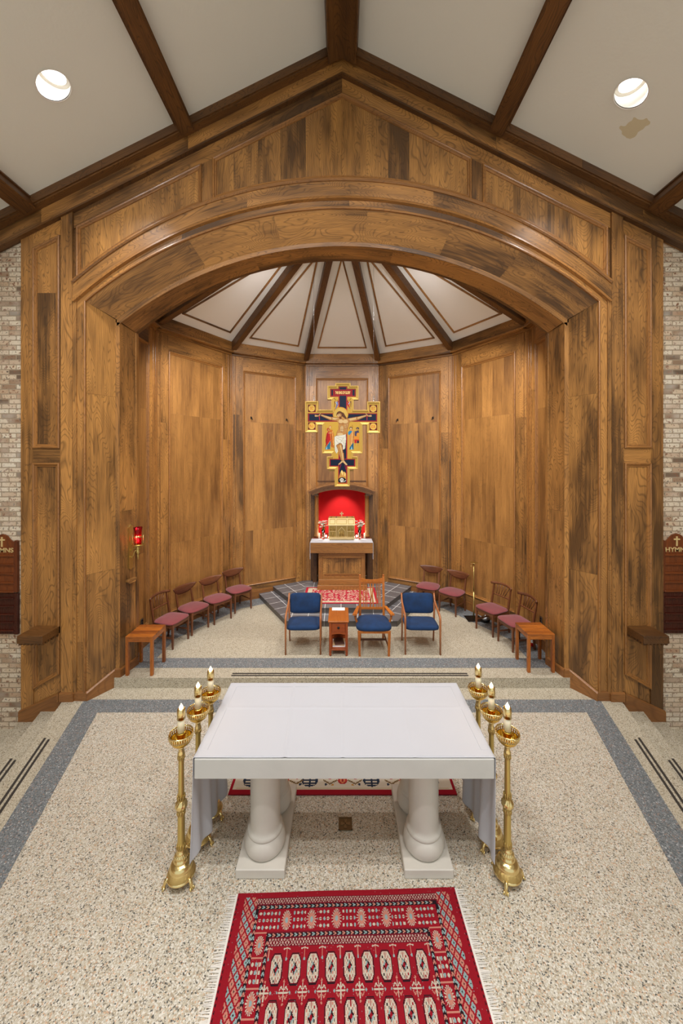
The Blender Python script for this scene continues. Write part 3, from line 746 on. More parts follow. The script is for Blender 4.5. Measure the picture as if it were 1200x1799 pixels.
# ---------------------------------------------------------------- apse walls (half dodecagon)
CZ = 5.68
def apse_wall(ang, name, rnd, red=False, half=.9, hx=.64, sh=0):
    a = math.radians(ang)
    N = Vector((-math.sin(a), -math.cos(a), 0)); U = Vector((math.cos(a), -math.sin(a), 0)); V = Vector((0, 0, 1))
    O = Vector((0, CYN, 0))-N*AP+U*sh
    root = empty(name, tuple(O), -a, kind='structure')     # local +x = U, local -y = N
    W = half; cb = W-.035
    b = MB()                                                     # stiles and field boards, local coords
    nx = .575; nz0, nz1 = 1.46, 2.66                             # niche opening in the centre wall
    def fieldstrips(x0, x1, z0, z1):
        x = x0
        while x < x1-.01:
            w_ = min(rnd.uniform(.2, .42), x1-x)
            if x1-x-w_ < .12: w_ = x1-x
            fl.box(x, x+w_-.0006, 0, .02, z0, z1); x += w_
    fl = MB()
    s1, s2 = 1.7+rnd.uniform(-.05, .05), 4.18
    for z0, z1 in ((.2, s1), (s1+.001, s2), (s2+.001, 5.42)):
        if red:
            if z0 < nz1 and z1 > nz0:
                fieldstrips(-hx, -nx, z0, z1); fieldstrips(nx, hx, z0, z1)
                if z0 < nz0: fieldstrips(-nx, nx, z0, nz0)
                if z1 > nz1: fieldstrips(-nx, nx, nz1, z1)
                continue
        fieldstrips(-hx, hx, z0, z1)
    fl.build('veneer_panel', M['veneer'], parent=root)
    for s in (-1, 1):
        x0, x1 = sorted((s*hx, s*(W+.02)))
        zc = rnd.uniform(3.6, 5.2); b.box(x0, x1, -.012, .02, 0, zc); b.box(x0, x1, -.012, .02, zc+.001, CZ+.1)
    b.build('stile', M['oak'], parent=root)
    b = MB(); b.grain = 'x'; b.box(-hx, hx, -.012, .02, 5.33, CZ+.1); b.box(-hx, hx, -.012, .02, 0, .47); b.build('rail', M['oak'], parent=root)
    FRM = (Vector((0, 0, 0)), Vector((1, 0, 0)), Vector((0, 0, 1)), Vector((0, -1, 0)))
    m = MB(); PR = [(0, 0), (0, .03), (.012, .038), (.024, .03), (.032, .016), (.046, .014), (.052, 0)]
    if red:
        for s in (-1, 1):
            x0, x1 = sorted((s*hx, s*.55))
        m.sweep([(-hx, .47), (hx, .47), (hx, 5.33), (-hx, 5.33)], PR, FRM)
    else: m.sweep([(-hx, .47), (hx, .47), (hx, 5.33), (-hx, 5.33)], PR, FRM)
    m.build('panel_moulding', M['mould'], parent=root)
    m = MB(); m.grain = 'z'                                     # corner beads
    for s in (-1, 1):
        for d, w_, t_ in ((cb, .03, .03), (cb-.065, .014, .022)):
            x0, x1 = sorted((s*d, s*(d+w_))); m.box(x0, x1, -t_, 0, .15, CZ, .004)
    m.build('corner_bead', M['mould'], parent=root)
    m = MB(); m.grain = 'x'; m.box(-W, W, -.03, 0, .1, .325); m.box(-W, W, -.02, 0, .325, .345); m.build('baseboard', M['baseb'], parent=root)
    bb = MB(); bb.box(-W-.05, W+.05, .5 if red else .03, .55 if red else .08, 0, 6.2); bb.build('backing', M['oakdark'], parent=root)
    return root
rnd = random.Random(11)
names = {0: 'wall_back', -30: 'wall_back_left', 30: 'wall_back_right', -60: 'wall_side_left', 60: 'wall_side_right', -90: 'wall_front_left', 90: 'wall_front_right'}
walls = {}
for ang, nm in names.items():
    if abs(ang) == 90: walls[ang] = apse_wall(ang, nm, rnd, half=.44, hx=.2, sh=math.copysign(-.46, ang)*-1 if ang < 0 else -.46)
    else: walls[ang] = apse_wall(ang, nm, rnd, red=(ang == 0))
# ---------------------------------------------------------------- apse ceiling: plaster facets, trim triangles, wall plate, radial beams
APEX = Vector((0, CYN-.15, 7.30)); ZW = 5.86
pl = MB(); tr = MB(); wp = MB()
def cpt(deg, f, dz=0):
    x, y = poly_pt(deg, RV) if abs(deg) < 90 else (math.copysign(AP, deg), CYN); p = Vector((x, y, ZW)); q = p.lerp(APEX, f); return q+Vector((0, 0, dz))
angs = [-90, -75, -45, -15, 15, 45, 75, 90]
for a0, a1 in zip(angs, angs[1:]):
    p, q = cpt(a0, 0), cpt(a1, 0)
    pl.add([tuple(p), tuple(q), tuple(APEX), tuple(p+Vector((0, 0, .1))), tuple(q+Vector((0, 0, .1))), tuple(APEX+Vector((0, 0, .1)))], [(0, 1, 2), (3, 5, 4), (0, 3, 4, 1), (1, 4, 5, 2), (2, 5, 3, 0)])
    # frame on the facet plane
    mid = (p+q)/2; U = (q-p).normalized(); V = (APEX-mid); V = (V-U*V.dot(U)); H = V.length; V = V/H; N = U.cross(V); N = N if N.z < 0 else -N
    hw = (q-p).length/2; z0 = .34
    # inset triangle parallel to the facet edges, cut off near the apex
    def halfw(v, ins): return (hw*(1-v/H))-ins
    ins = .235
    vt = H*(1-(ins+.012)/hw)
    if hw < .6: continue
    tri = [(-halfw(z0, ins), z0), (halfw(z0, ins), z0), (.012, vt), (-.012, vt)]
    tr.sweep(tri, [(0, 0), (0, .022), (.012, .028), (.026, .022), (.03, 0)], (mid, U, V, N))
    d = -N
pl.build('ceiling_apse', M['plaster2'], kind='structure')
tro = tr.build('trim_4', M['oak'], kind='structure')
for ang in (0, -30, 30, -60, 60, -90, 90):
    a = math.radians(ang); e = empty('trim_%d' % (5+[0, -30, 30, -60, 60, -90, 90].index(ang)), (AP*math.sin(a), CYN+AP*math.cos(a), 0), -a, kind='structure')
    q0, q1 = (-.905, .905) if abs(ang) < 80 else ((.02, .905) if ang < 0 else (-.905, -.02))
    m = MB(); m.grain = 'x'; m.box(q0, q1, -.11, 0, CZ+.02, CZ+.22); m.box(q0, q1, -.13, 0, CZ-.012, CZ+.022, .006); m.box(q0, q1, -.045, 0, CZ-.05, CZ-.01)
    m.build('wall_plate', M['oak'], parent=e)
labs = {-75: 'radial beam of the apse ceiling nearest the arch on the left', -45: 'radial beam of the apse ceiling above the corner of the two left panels', -15: 'radial beam of the apse ceiling just left of the hanging cross',
        15: 'radial beam of the apse ceiling just right of the hanging cross', 45: 'radial beam of the apse ceiling above the corner of the two right panels', 75: 'radial beam of the apse ceiling nearest the arch on the right'}
for a0 in (-75, -45, -15, 15, 45, 75):
    p = cpt(a0, 0.02); q = APEX
    r = tag(empty('radial_beam', tuple(p)), labs[a0], 'beam', 'radial beams of the apse ceiling')
    b = MB(); side = Vector((math.cos(math.radians(a0)), -math.sin(math.radians(a0)), 0))
    L = q-p; b.bar((0, 0, -.07), tuple(L+Vector((0, 0, -.07))), .095, .20, side=side); b.build('beam_body', M['oakdark'], parent=r)
    b = MB()
    b.bar((0, 0, -.165), tuple(L+Vector((0, 0, -.165))), .115, .025, side=side); b.build('edge_moulding', M['oakdark'], parent=r)
# ================================================================ painters for woven and painted patterns
class Canvas:
    def __init__(s, w, h, res, bg):
        s.nx, s.ny = int(round(w/res)), int(round(h/res)); s.w, s.h = w, h
        s.X, s.Y = np.meshgrid((np.arange(s.nx)+.5)*w/s.nx, (np.arange(s.ny)+.5)*h/s.ny)
        s.c = np.empty((s.ny, s.nx, 3)); s.c[:] = s.lin(bg)
    @staticmethod
    def lin(c): return np.array([(q/255/12.92 if q/255 < .04045 else ((q/255+.055)/1.055)**2.4) for q in c])
    def put(s, m, c): s.c[m] = s.lin(c)
    def rect(s, x0, y0, x1, y1, c): s.put((s.X >= x0) & (s.X < x1) & (s.Y >= y0) & (s.Y < y1), c)
    def ell(s, x, y, rx, ry, c, rot=0):
        dx, dy = s.X-x, s.Y-y; ca, sa = math.cos(rot), math.sin(rot)
        s.put(((dx*ca+dy*sa)/rx)**2+((dy*ca-dx*sa)/ry)**2 < 1, c)
    def poly(s, pts, c):
        m = np.zeros(s.X.shape, bool); n = len(pts)
        for i in range(n):
            (x0, y0), (x1, y1) = pts[i], pts[(i+1) % n]
            if y0 == y1: continue
            k = ((y0 > s.Y) != (y1 > s.Y)) & (s.X < (x1-x0)*(s.Y-y0)/(y1-y0)+x0); m ^= k
        s.put(m, c)
    def line(s, pts, r, c):
        for (a, b_) in zip(pts, pts[1:]):
            ra, rb = (r if isinstance(r, tuple) else (r, r))
            d = np.array(b_, float)-np.array(a, float); L = max(d@d, 1e-12)
            t = np.clip(((s.X-a[0])*d[0]+(s.Y-a[1])*d[1])/L, 0, 1)
            dd = np.hypot(s.X-a[0]-t*d[0], s.Y-a[1]-t*d[1]); s.put(dd < ra+(rb-ra)*t, c)
    def mesh(s, name, mat, frame, mask=None, parent=None, lift=0.0, ripple=None):
        """one quad per cell, colour attribute 'paint'"""
        O, U, V, N = frame
        gx = np.arange(s.nx+1)*s.w/s.nx; gy = np.arange(s.ny+1)*s.h/s.ny; GX, GY = np.meshgrid(gx, gy)
        co = np.array(O)[None, None]+GX[..., None]*np.array(U)+GY[..., None]*np.array(V)+lift*np.array(N)
        if ripple is not None: co = co+ripple(GX, GY)[..., None]*np.array(N)
        idx = np.arange((s.nx+1)*(s.ny+1)).reshape(s.ny+1, s.nx+1)
        q = np.stack([idx[:-1, :-1], idx[:-1, 1:], idx[1:, 1:], idx[1:, :-1]], -1).reshape(-1, 4); col = s.c.reshape(-1, 3)
        if mask is not None:
            k = mask(s.X, s.Y).reshape(-1); q = q[k]; col = col[k]
        me = bpy.data.meshes.new(name); nf = len(q)
        co = co.reshape(-1, 3)
        used = np.unique(q); rm = np.full(len(co), -1); rm[used] = np.arange(len(used)); co = co[used]; q = rm[q]
        me.vertices.add(len(co)); me.vertices.foreach_set('co', co.ravel().astype('f'))
        me.loops.add(nf*4); me.polygons.add(nf)
        me.loops.foreach_set('vertex_index', q.ravel().astype('i'))
        me.polygons.foreach_set('loop_start', (np.arange(nf)*4).astype('i'))
        try: me.polygons.foreach_set('loop_total', np.full(nf, 4, 'i'))
        except Exception: pass
        me.update(calc_edges=True)
        a = me.attributes.new('paint', 'FLOAT_COLOR', 'FACE')
        a.data.foreach_set('color', np.concatenate([col, np.ones((nf, 1))], 1).ravel().astype('f'))
        me.materials.append(mat); me.validate()
        o = bpy.data.objects.new(name, me); COL.objects.link(o)
        if parent: o.parent = parent
        return o
def inpoly(pts):
    def f(X, Y):
        m = np.zeros(X.shape, bool); n = len(pts)
        for i in range(n):
            (x0, y0), (x1, y1) = pts[i], pts[(i+1) % n]
            if y0 == y1: continue
            m ^= ((y0 > Y) != (y1 > Y)) & (X < (x1-x0)*(Y-y0)/(y1-y0)+x0)
        return m
    return f
# ---------------------------------------------------------------- red bokhara style rug in front of the altar
RD, DK, WT, BL, PK = (134, 14, 28), (30, 14, 20), (180, 168, 150), (128, 148, 146), (176, 114, 98)
RDK = (98, 14, 28)
def gul(c, x, y, rx, ry):
    def octo(k, kx=1.0): 
        a, b_ = rx*k*kx, ry*k; q = .55
        return [(x-a, y-b_*q), (x-a*q, y-b_), (x+a*q, y-b_), (x+a, y-b_*q), (x+a, y+b_*q), (x+a*q, y+b_), (x-a*q, y+b_), (x-a, y+b_*q)]
    c.poly(octo(1.0), DK); c.poly(octo(.92), RDK); c.poly(octo(.86), WT)
    c.rect(x, y-ry*.84, x+rx*.84, y, PK) if False else None
    for i in range(7):                              # spotted infill
        for j in range(9):
            if (i+j) % 2: continue
            px, py = x+(i-3)*rx*.23, y+(j-4)*ry*.18
            if abs((px-x)/rx)+abs((py-y)/ry) < 1.25: c.rect(px-.0028, py-.0065, px+.0028, py+.0065, (PK, RD, DK)[(i*j+i) % 3])
    c.poly([(x, y-ry*.42), (x+rx*.5, y), (x, y+ry*.42), (x-rx*.5, y)], DK)
    c.poly([(x, y-ry*.42), (x+rx*.5, y), (x, y)], BL); c.poly([(x, y+ry*.42), (x-rx*.5, y), (x, y)], BL)
    c.poly([(x, y-ry*.2), (x+rx*.25, y), (x, y+ry*.2), (x-rx*.25, y)], RD)
    c.rect(x-rx*.9, y-.002, x-rx*.45, y+.002, WT); c.rect(x+rx*.45, y-.002, x+rx*.9, y+.002, WT); c.rect(x-.0025, y-ry*.84, x+.0025, y-ry*.5, RD); c.rect(x-.0025, y+ry*.5, x+.0025, y+ry*.84, RD)
def star(c, x, y, s=1.0):
    for dx, dy in ((1, 0), (-1, 0), (0, 1), (0, -1)):
        c.line([(x, y), (x+dx*.034*s, y+dy*.045*s)], .0028, WT)
        px, py = x+dx*.048*s, y+dy*.06*s; c.poly([(px, py-.008), (px+.007, py), (px, py+.008), (px-.007, py)], BL if dx else PK)
    for dx in (-1, 1):
        for dy in (-1, 1):
            c.line([(x+dx*.006, y+dy*.014), (x+dx*.018*s, y+dy*.034*s), (x+dx*.030*s, y+dy*.014*s)], .0028, WT if dy > 0 else PK)
def sunb(c, x, y, rx, ry, vert=False):
    for k in range(18):
        a = 2*PI*k/18; c.line([(x+rx*.6*math.cos(a), y+ry*.6*math.sin(a)), (x+rx*math.cos(a), y+ry*math.sin(a))], .0026, WT)
    c.ell(x, y, rx*.68, ry*.68, PK); c.ell(x, y, rx*.3, ry*.3, BL)
def buds(c, x0, x1, ys, dx=.027):
    k = 0; x = x0
    while x < x1:
        for y in ys:
            if k % 2: c.ell(x, y, .0075, .011, BL)
            else: c.ell(x, y, .0095, .009, WT); c.rect(x-.009, y-.0015, x+.009, y+.0015, RDK)
        c.rect(x+dx/2-.001, ys[0]-.012, x+dx/2+.001, ys[-1]+.012, WT if k % 2 else DK); k += 1; x += dx
def chevrow(c, x0, x1, y, horiz=True, st=.030, yy0=None):
    n = int((x1-x0)/st)
    if horiz: c.rect(x0, y-.011, x1, y+.011, DK)
    else: c.rect(y-.011, x0, y+.011, x1, DK)
    for i in range(n):
        a = x0+(i+.5)*st; col = BL if i % 2 else PK
        for sg in (-1, 1):
            if horiz: c.line([(a-.008, y+sg*.007), (a+.007, y)], .0036, col)
            else: c.line([(y+sg*.007, a-.008), (y, a+.007)], .0036, col)
def lattice(c, x0, x1, y0, y1, st, half, col=DK, dot=WT):
    m = (c.X >= x0) & (c.X < x1) & (c.Y >= y0) & (c.Y < y1); c.put(m, RDK if st < .03 else RD)
    u = ((c.X-x0)/st+(c.Y-y0)/(st*half)) % 1; v = ((c.X-x0)/st-(c.Y-y0)/(st*half)) % 1
    du = np.minimum(u, 1-u); dv = np.minimum(v, 1-v); k = np.minimum(du, dv)
    par = (np.floor((c.X-x0)/st+(c.Y-y0)/(st*half)).astype(int)) % 2 == 0
    a_ = PK if dot == WT else dot; q_ = .2 if st < .03 else .13; c.put(m & (k > q_) & par, a_); c.put(m & (k > q_) & ~par, BL if dot == WT else dot)
    c.put(m & (k > .40), DK)
def rug_red():
    W_, H_ = 1.645, 1.15; c = Canvas(W_, H_, .0042, RD)       # x along the altar, y away from the viewer (top edge = altar side)
    Y = lambda d: H_-d                                  # d = distance from the altar-side edge
    for i in range(40):                                 # dotted guard at the outer sides
        y = i*.03; c.ell(.010, y, .004, .009, DK); c.ell(W_-.010, y, .004, .009, DK)
    c.rect(.075, 0, W_-.075, Y(.035), RDK)
    lattice(c, .06, .155, 0, Y(.03), .044, 1.5); lattice(c, W_-.155, W_-.06, 0, Y(.03), .044, 1.5)
    lattice(c, .155, W_-.155, Y(.072), Y(.036), .02, 1.6, dot=(190, 160, 146))
    chevrow(c, .165, W_-.165, Y(.092)); 
    c.rect(.175, Y(.235), W_-.175, Y(.106), RD)
    x = .20; k = 0
    buds(c, .195, W_-.19, [Y(.13), Y(.17), Y(.21)])
    for i in range(6):
        x = .385+i*.178; c.rect(x-.042, Y(.235), x+.042, Y(.106), RD); sunb(c, x, Y(.171), .034, .056)
    chevrow(c, .235, W_-.235, Y(.254))
    lattice(c, .235, W_-.235, Y(.31), Y(.274), .02, 1.6, dot=(190, 160, 146))
    for s in (0, 1):                                    # side columns with sunbursts
        X = (lambda q: q) if not s else (lambda q: W_-q)
        a, b_ = sorted((X(.178), X(.255))); c.rect(a, 0, b_, Y(.24), RD)
        chevrow(c, 0, Y(.10), X(.166), False); chevrow(c, 0, Y(.26), X(.268), False)
        y = Y(.305); i = 0
        while y > -.1:
            if i % 2 == 0:
                c.rect(a, y+.060, b_, y+.068, PK); c.rect(a, y-.068, b_, y-.060, PK); sunb(c, X(.217), y, .030, .048)
            else:
                for q in (-.04, 0, .04):
                    for p in (-.024, 0, .024): c.ell(X(.217)+p, y+q, .008, .011, BL if p == 0 else WT); 
                c.rect(X(.217)-.013, y-.05, X(.217)-.011, y+.05, WT); c.rect(X(.217)+.011, y-.05, X(.217)+.013, y+.05, WT)
            y -= .135; i += 1
    x0, x1 = .29, W_-.29; c.rect(x0-.01, 0, x1+.01, Y(.315), RD)
    n = 9; st = (x1-x0)/n
    for r in range(5):
        y = Y(.425+r*.215)
        for i in range(n): gul(c, x0+(i+.5)*st, y, .040, .078)
        for i in range(n+1):
            star(c, x0+i*st, y-.1075, .82)
    for i in range(n+1): 
        x = x0+i*st; c.line([(x-.02, Y(.328)), (x, Y(.322)), (x+.02, Y(.328))], .003, WT); c.line([(x, Y(.32)), (x, Y(.37))], .003, PK); c.ell(x, Y(.378), .006, .009, BL)
    c.rect(0, Y(.03), W_, H_, RD)
    rs = np.random.RandomState(2); c.c *= (1+.10*(rs.rand(c.ny, c.nx, 1)-.5))
    m = (rs.rand(c.ny, c.nx) < .006); c.c[m] = c.c[m]*.6+.12
    return c, W_, H_
def rug_floral():       # small rug on the tiled platform
    W_, H_ = 1.57, .98; c = Canvas(W_, H_, .009, (178, 36, 52)); cr = (200, 188, 160)
    c.rect(.05, .05, W_-.05, H_-.05, cr); c.rect(.15, .14, W_-.15, H_-.14, (176, 40, 58))
    rs = random.Random(4)
    for i in range(60):
        x, y = rs.uniform(.07, W_-.07), rs.choice([rs.uniform(.07, .12), rs.uniform(H_-.12, H_-.07)]); c.ell(x, y, .014, .01, (168, 140, 108))
    for i in range(0, 15):
        for j in range(0, 8):
            x = .2+i*.084+rs.uniform(-.02, .02); y = .19+j*.087+rs.uniform(-.02, .02)+(.04 if i % 2 else 0); k = rs.choice((0, 1, 2, 2)); c.line([(x, y), (x+rs.uniform(-.07, .07), y+rs.uniform(-.06, .06))], .006, cr)
            if x > W_-.18 or y > H_-.16: continue
            if k == 0: c.ell(x, y, .026, .02, cr); c.ell(x, y, .011, .009, (198, 50, 70))
            elif k == 1: c.line([(x-.034, y-.02), (x, y+.008), (x+.034, y-.02)], .008, cr); c.ell(x, y+.02, .013, .011, (206, 170, 140))
            else: c.line([(x-.026, y+.024), (x, y), (x+.026, y+.024)], .007, (220, 206, 180)); c.ell(x, y-.02, .014, .012, cr)
    return c, W_, H_
def rug_cream():        # cream rug with blue roundels behind the altar
    W_, H_ = 2.25, 1.1; c = Canvas(W_, H_, .009, (150, 20, 36)); cr = (214, 204, 186); NV = (40, 52, 72)
    c.rect(.03, .05, W_-.03, H_-.05, cr); c.rect(.06, .062, W_-.06, .072, (196, 176, 140))
    def roundel(x, y):
        c.ell(x, y, .085, .075, NV)
        for q in (-.045, -.015, .015, .045): c.rect(x-.06, y+q-.006, x+.06, y+q+.006, cr)
        c.rect(x-.008, y-.06, x+.008, y+.06, NV); c.rect(x-.07, y-.006+.03, x-.05, y+.04, NV)
    def flower(x, y):
        c.ell(x, y, .05, .045, (176, 48, 44)); c.ell(x, y, .028, .03, (212, 130, 90)); c.ell(x, y, .012, .02, (150, 30, 40))
        for s in (-1, 1):
            c.line([(x+s*.06, y), (x+s*.13, y-.04), (x+s*.19, y)], .008, (120, 96, 60)); c.ell(x+s*.13, y+.03, .018, .018, (176, 48, 44)); c.ell(x+s*.17, y-.045, .014, .014, NV); c.ell(x+s*.10, y-.055, .013, .01, (196, 140, 60)); c.ell(x+s*.20, y+.04, .014, .014, (176, 48, 44))
    for i, x in enumerate((-.90, -.305, .325, .93)): roundel(W_/2+x-.03, .16)
    for x in (-.60, 0.0, .63): flower(W_/2+x, .16)
    c.rect(.30, .32, W_-.3, H_-.25, (196, 184, 160))
    return c, W_, H_
# ---------------------------------------------------------------- the painted icon cross (coordinates = 1/7.06 photo pixel)
IC_OUT = [(488, 95), (677, 95), (677, 128), (775, 128), (775, 302), (716, 302), (716, 428), (880, 428), (880, 325), (1043, 325), (1043, 713), (878, 713), (878, 612), (825, 612), (825, 967), (712, 967), (712, 1003), (768, 1003), (768, 1160), (668, 1160), (668, 1375), (480, 1375),
          (480, 1160), (383, 1160), (383, 1003), (440, 1003), (440, 967), (325, 967), (325, 612), (272, 612), (272, 705), (115, 705), (115, 320), (280, 320), (280, 425), (440, 425), (440, 300), (390, 300), (390, 128), (488, 128)]
def icon_canvas():
    GD, NV, RR, MR = (204, 160, 58), (6, 24, 50), (160, 26, 38), (108, 14, 16)
    c = Canvas(1160, 1460, 3.4, GD)
    rs = np.random.RandomState(5)
    R = c.rect
    # red edges then navy cross
    R(527, 133, 636, 260, MR); R(424, 165, 742, 262, MR); R(430, 170, 736, 257, RR); R(533, 138, 630, 200, RR); R(540, 143, 622, 175, NV)
    R(438, 176, 460, 250, NV); R(702, 176, 727, 250, NV); R(464, 180, 698, 246, (150, 22, 24))
    R(527, 250, 636, 1030, RR); R(540, 250, 624, 1040, NV)
    R(147, 465, 1007, 572, MR); R(152, 469, 1003, 568, RR); R(163, 478, 993, 558, NV)
    R(415, 1030, 736, 1128, RR); R(428, 1042, 722, 1116, NV); R(525, 1100, 636, 1340, RR); R(537, 1042, 624, 1336, NV)
    for x, y in ((148, 360), (910, 364), (148, 580), (910, 586)):
        R(x, y, x+96, y+92, MR); c.ell(x+48, y+45, 40, 40, (236, 196, 96)); c.ell(x+48, y+45, 36, 36, (226, 184, 80))
    OR = (214, 110, 40)
    def st(pts, r=2.9, col=OR): c.line(pts, r, col)
    # roundel letters IC XC NI KA
    x, y = 196, 405; st([(x-13, y-20), (x-13, y+20)]); st([(x+18, y-14), (x+4, y-18), (x, y), (x+4, y+18), (x+18, y+14)])
    x, y = 958, 409; st([(x-24, y-20), (x-4, y+20)]); st([(x-4, y-20), (x-24, y+20)]); st([(x+23, y-14), (x+10, y-18), (x+6, y), (x+10, y+18), (x+23, y+14)])
    x, y = 196, 625; st([(x-22, y+20), (x-22, y-20), (x, y+20), (x, y-20)]); st([(x+16, y-20), (x+16, y+20)])
    x, y = 958, 631; st([(x-20, y-20), (x-20, y+20)]); st([(x-2, y-20), (x-18, y), (x-2, y+20)]); st([(x+2, y+20), (x+12, y-20), (x+22, y+20)]); st([(x+6, y+6), (x+18, y+6)])
    # halo
    SK, SD, SL = (186, 132, 70), (122, 60, 24), (216, 182, 126)
    c.ell(553, 482, 96, 93, (196, 120, 40)); c.ell(553, 482, 92, 89, (206, 160, 60)); c.ell(553, 482, 84, 81, (212, 174, 82))
    # arms (dark contour, flesh, light)
    def limb(p0, r0, p1, r1):
        c.line([p0, p1], (r0+3.5, r1+3.5), SD); c.line([p0, p1], (r0, r1), SK); c.line([(p0[0], p0[1]-r0*.2), (p1[0], p1[1]-r1*.2)], (r0*.5, r1*.5), SL)
    limb((545, 548), 20, (430, 530), 19); limb((430, 532), 18, (318, 492), 9)
    limb((620, 560), 24, (770, 528), 19); limb((770, 528), 18, (868, 496), 9)
    for s, hx in ((-1, 290), (1, 882)):
        c.line([(hx+s*0, 496), (hx+s*22, 502)], (12, 8), SD); c.line([(hx, 495), (hx+s*24, 500)], (9, 6), SK)
        for k, (dx, dy) in enumerate(((52, -6), (56, 2), (54, 9), (46, 14))): c.line([(hx+s*22, 496+k*3), (hx+s*dx, 495+dy)], 2.8, SL if k % 2 == 0 else SK)
        c.line([(hx+s*2, 490), (hx-s*14, 470)], 3.4, SL)
        c.line([(hx, 500), (hx-s*2, 550)], 3.6, (196, 22, 60))
    # torso
    T = [(498, 545), (560, 528), (636, 530), (662, 556), (650, 620), (634, 690), (622, 740), (560, 752), (500, 742), (508, 700), (530, 660), (528, 590)]
    c.poly([(x+(x-570)*.05, y+(y-640)*.02) for x, y in T], SD); c.poly(T, SK)
    c.ell(556, 566, 28, 24, SL); c.ell(612, 568, 32, 24, SL)
    c.line([(530, 594), (580, 600), (640, 592)], 2.4, SD)
    for k in range(4): c.line([(605, 612+k*14), (640-k*2, 608+k*14)], 2.2, SD); c.line([(604, 606+k*14), (640-k*2, 602+k*14)], 2.4, SL)
    c.ell(570, 660, 23, 42, SD); c.ell(570, 660, 20, 39, SL); c.line([(570, 625), (568, 700)], 2, SD); c.line([(552, 664), (590, 664)], 2, SD); c.ell(548, 726, 36, 16, SL)
    # head, tilted, with beard
    c.ell(540, 482, 38, 42, (92, 50, 20), .3); c.line([(575, 480), (618, 528)], (24, 10), (92, 50, 20)); c.ell(536, 494, 27, 32, SK, .5); c.ell(530, 490, 16, 20, SL, .5)
    c.line([(520, 476), (552, 466)], 4, (110, 60, 26)); c.line([(524, 490), (534, 488)], 2.2, (60, 30, 14)); c.line([(545, 486), (556, 482)], 2.2, (60, 30, 14)); c.line([(534, 486), (532, 504)], 2, SD)
    c.ell(552, 524, 18, 15, (110, 60, 26), .5); c.line([(534, 512), (546, 510)], 2.2, (140, 50, 40)); c.ell(575, 520, 10, 12, SK)
    # loincloth
    LN = (226, 220, 200); LS = (170, 166, 146)
    L_ = [(500, 748), (560, 742), (616, 728), (618, 790), (612, 850), (606, 905), (582, 918), (580, 860), (512, 862), (520, 940), (505, 965), (486, 930), (482, 850), (480, 762)]
    c.poly([(x+(x-550)*.06, y+(y-840)*.015) for x, y in L_], LS); c.poly(L_, LN)
    for p in ([(500, 770), (560, 800), (606, 850)], [(520, 760), (590, 775)], [(498, 800), (540, 850)], [(496, 870), (506, 950)], [(600, 760), (560, 820), (520, 850)], [(595, 800), (600, 900)]): c.line(p, 2.2, LS)
    # legs and feet
    c.line([(550, 860), (572, 970), (585, 1062)], (24, 17), SD); c.line([(520, 870), (548, 960), (575, 1058)], (19, 12), SD)
    c.line([(522, 872), (548, 962), (574, 1056)], (15, 9), SK); c.line([(552, 862), (574, 972), (586, 1060)], (18, 11), SK); c.line([(552, 870), (574, 972), (586, 1056)], (8, 5), SL)
    c.line([(588, 1062), (626, 1104)], (14, 12), SD); c.line([(588, 1062), (626, 1102)], (11, 9), SL); c.line([(572, 1066), (532, 1100)], (12, 9), SD); c.line([(572, 1066), (534, 1098)], (9, 6), SL)
    c.line([(560, 1100), (540, 1160)], 3, (170, 20, 60)); c.line([(608, 1110), (618, 1160)], 3, (170, 20, 60))
    # rocks and skull
    for pts in ([(535, 1250), (556, 1190), (568, 1168), (590, 1196), (604, 1190), (622, 1215), (624, 1300), (530, 1300)],): c.poly(pts, (206, 150, 70))
    c.poly([(556, 1196), (568, 1170), (588, 1200), (580, 1240)], (244, 214, 130)); c.poly([(600, 1200), (618, 1214), (612, 1250), (596, 1240)], (244, 206, 120))
    c.ell(572, 1300, 50, 40, (24, 20, 30)); c.ell(568, 1292, 24, 22, (228, 222, 206)); c.rect(556, 1306, 582, 1322, (228, 222, 206)); c.ell(560, 1292, 6, 6, (30, 24, 30)); c.ell(577, 1292, 6, 6, (30, 24, 30)); c.line([(590, 1316), (620, 1300)], 4, (228, 222, 206)); c.rect(520, 1328, 628, 1338, (200, 100, 40))
    # angels
    for s, x0 in ((1, 505), (-1, 656)):
        X = lambda d: x0+s*d
        c.line([(X(-32), 280), (X(10), 322)], 2.6, (40, 20, 20)); c.line([(X(-24), 320), (X(-26), 390)], (6, 3), (110, 60, 20)); c.line([(X(20), 326), (X(10), 300)], (5, 3), (110, 60, 20))
        body = (118, 104, 168) if s > 0 else (190, 24, 30); c.poly([(X(-16), 322), (X(12), 318), (X(22), 356), (X(0), 398), (X(-14), 404), (X(-4), 368)], body); c.line([(X(-10), 330), (X(4), 352)], 4, (150, 200, 214)); c.ell(X(-2), 318, 8, 9, (214, 158, 88)); c.line([(X(-6), 398), (X(-16), 412)], 3, (60, 110, 150))
    # left mourners
    c.poly([(400, 690), (380, 720), (366, 800), (372, 860), (362, 912), (424, 915), (430, 830), (436, 740), (420, 690)], (184, 22, 24)); c.poly([(428, 800), (364, 890), (364, 916), (426, 912)], (40, 110, 140)); c.poly([(385, 870), (368, 912), (388, 914)], (150, 200, 214)); c.line([(396, 715), (378, 800), (370, 880)], 2.4, (90, 8, 12)); c.line([(430, 800), (368, 888)], 2.6, (220, 130, 60))
    c.ell(400, 668, 17, 20, (168, 30, 28)); c.ell(402, 672, 9, 13, SK)
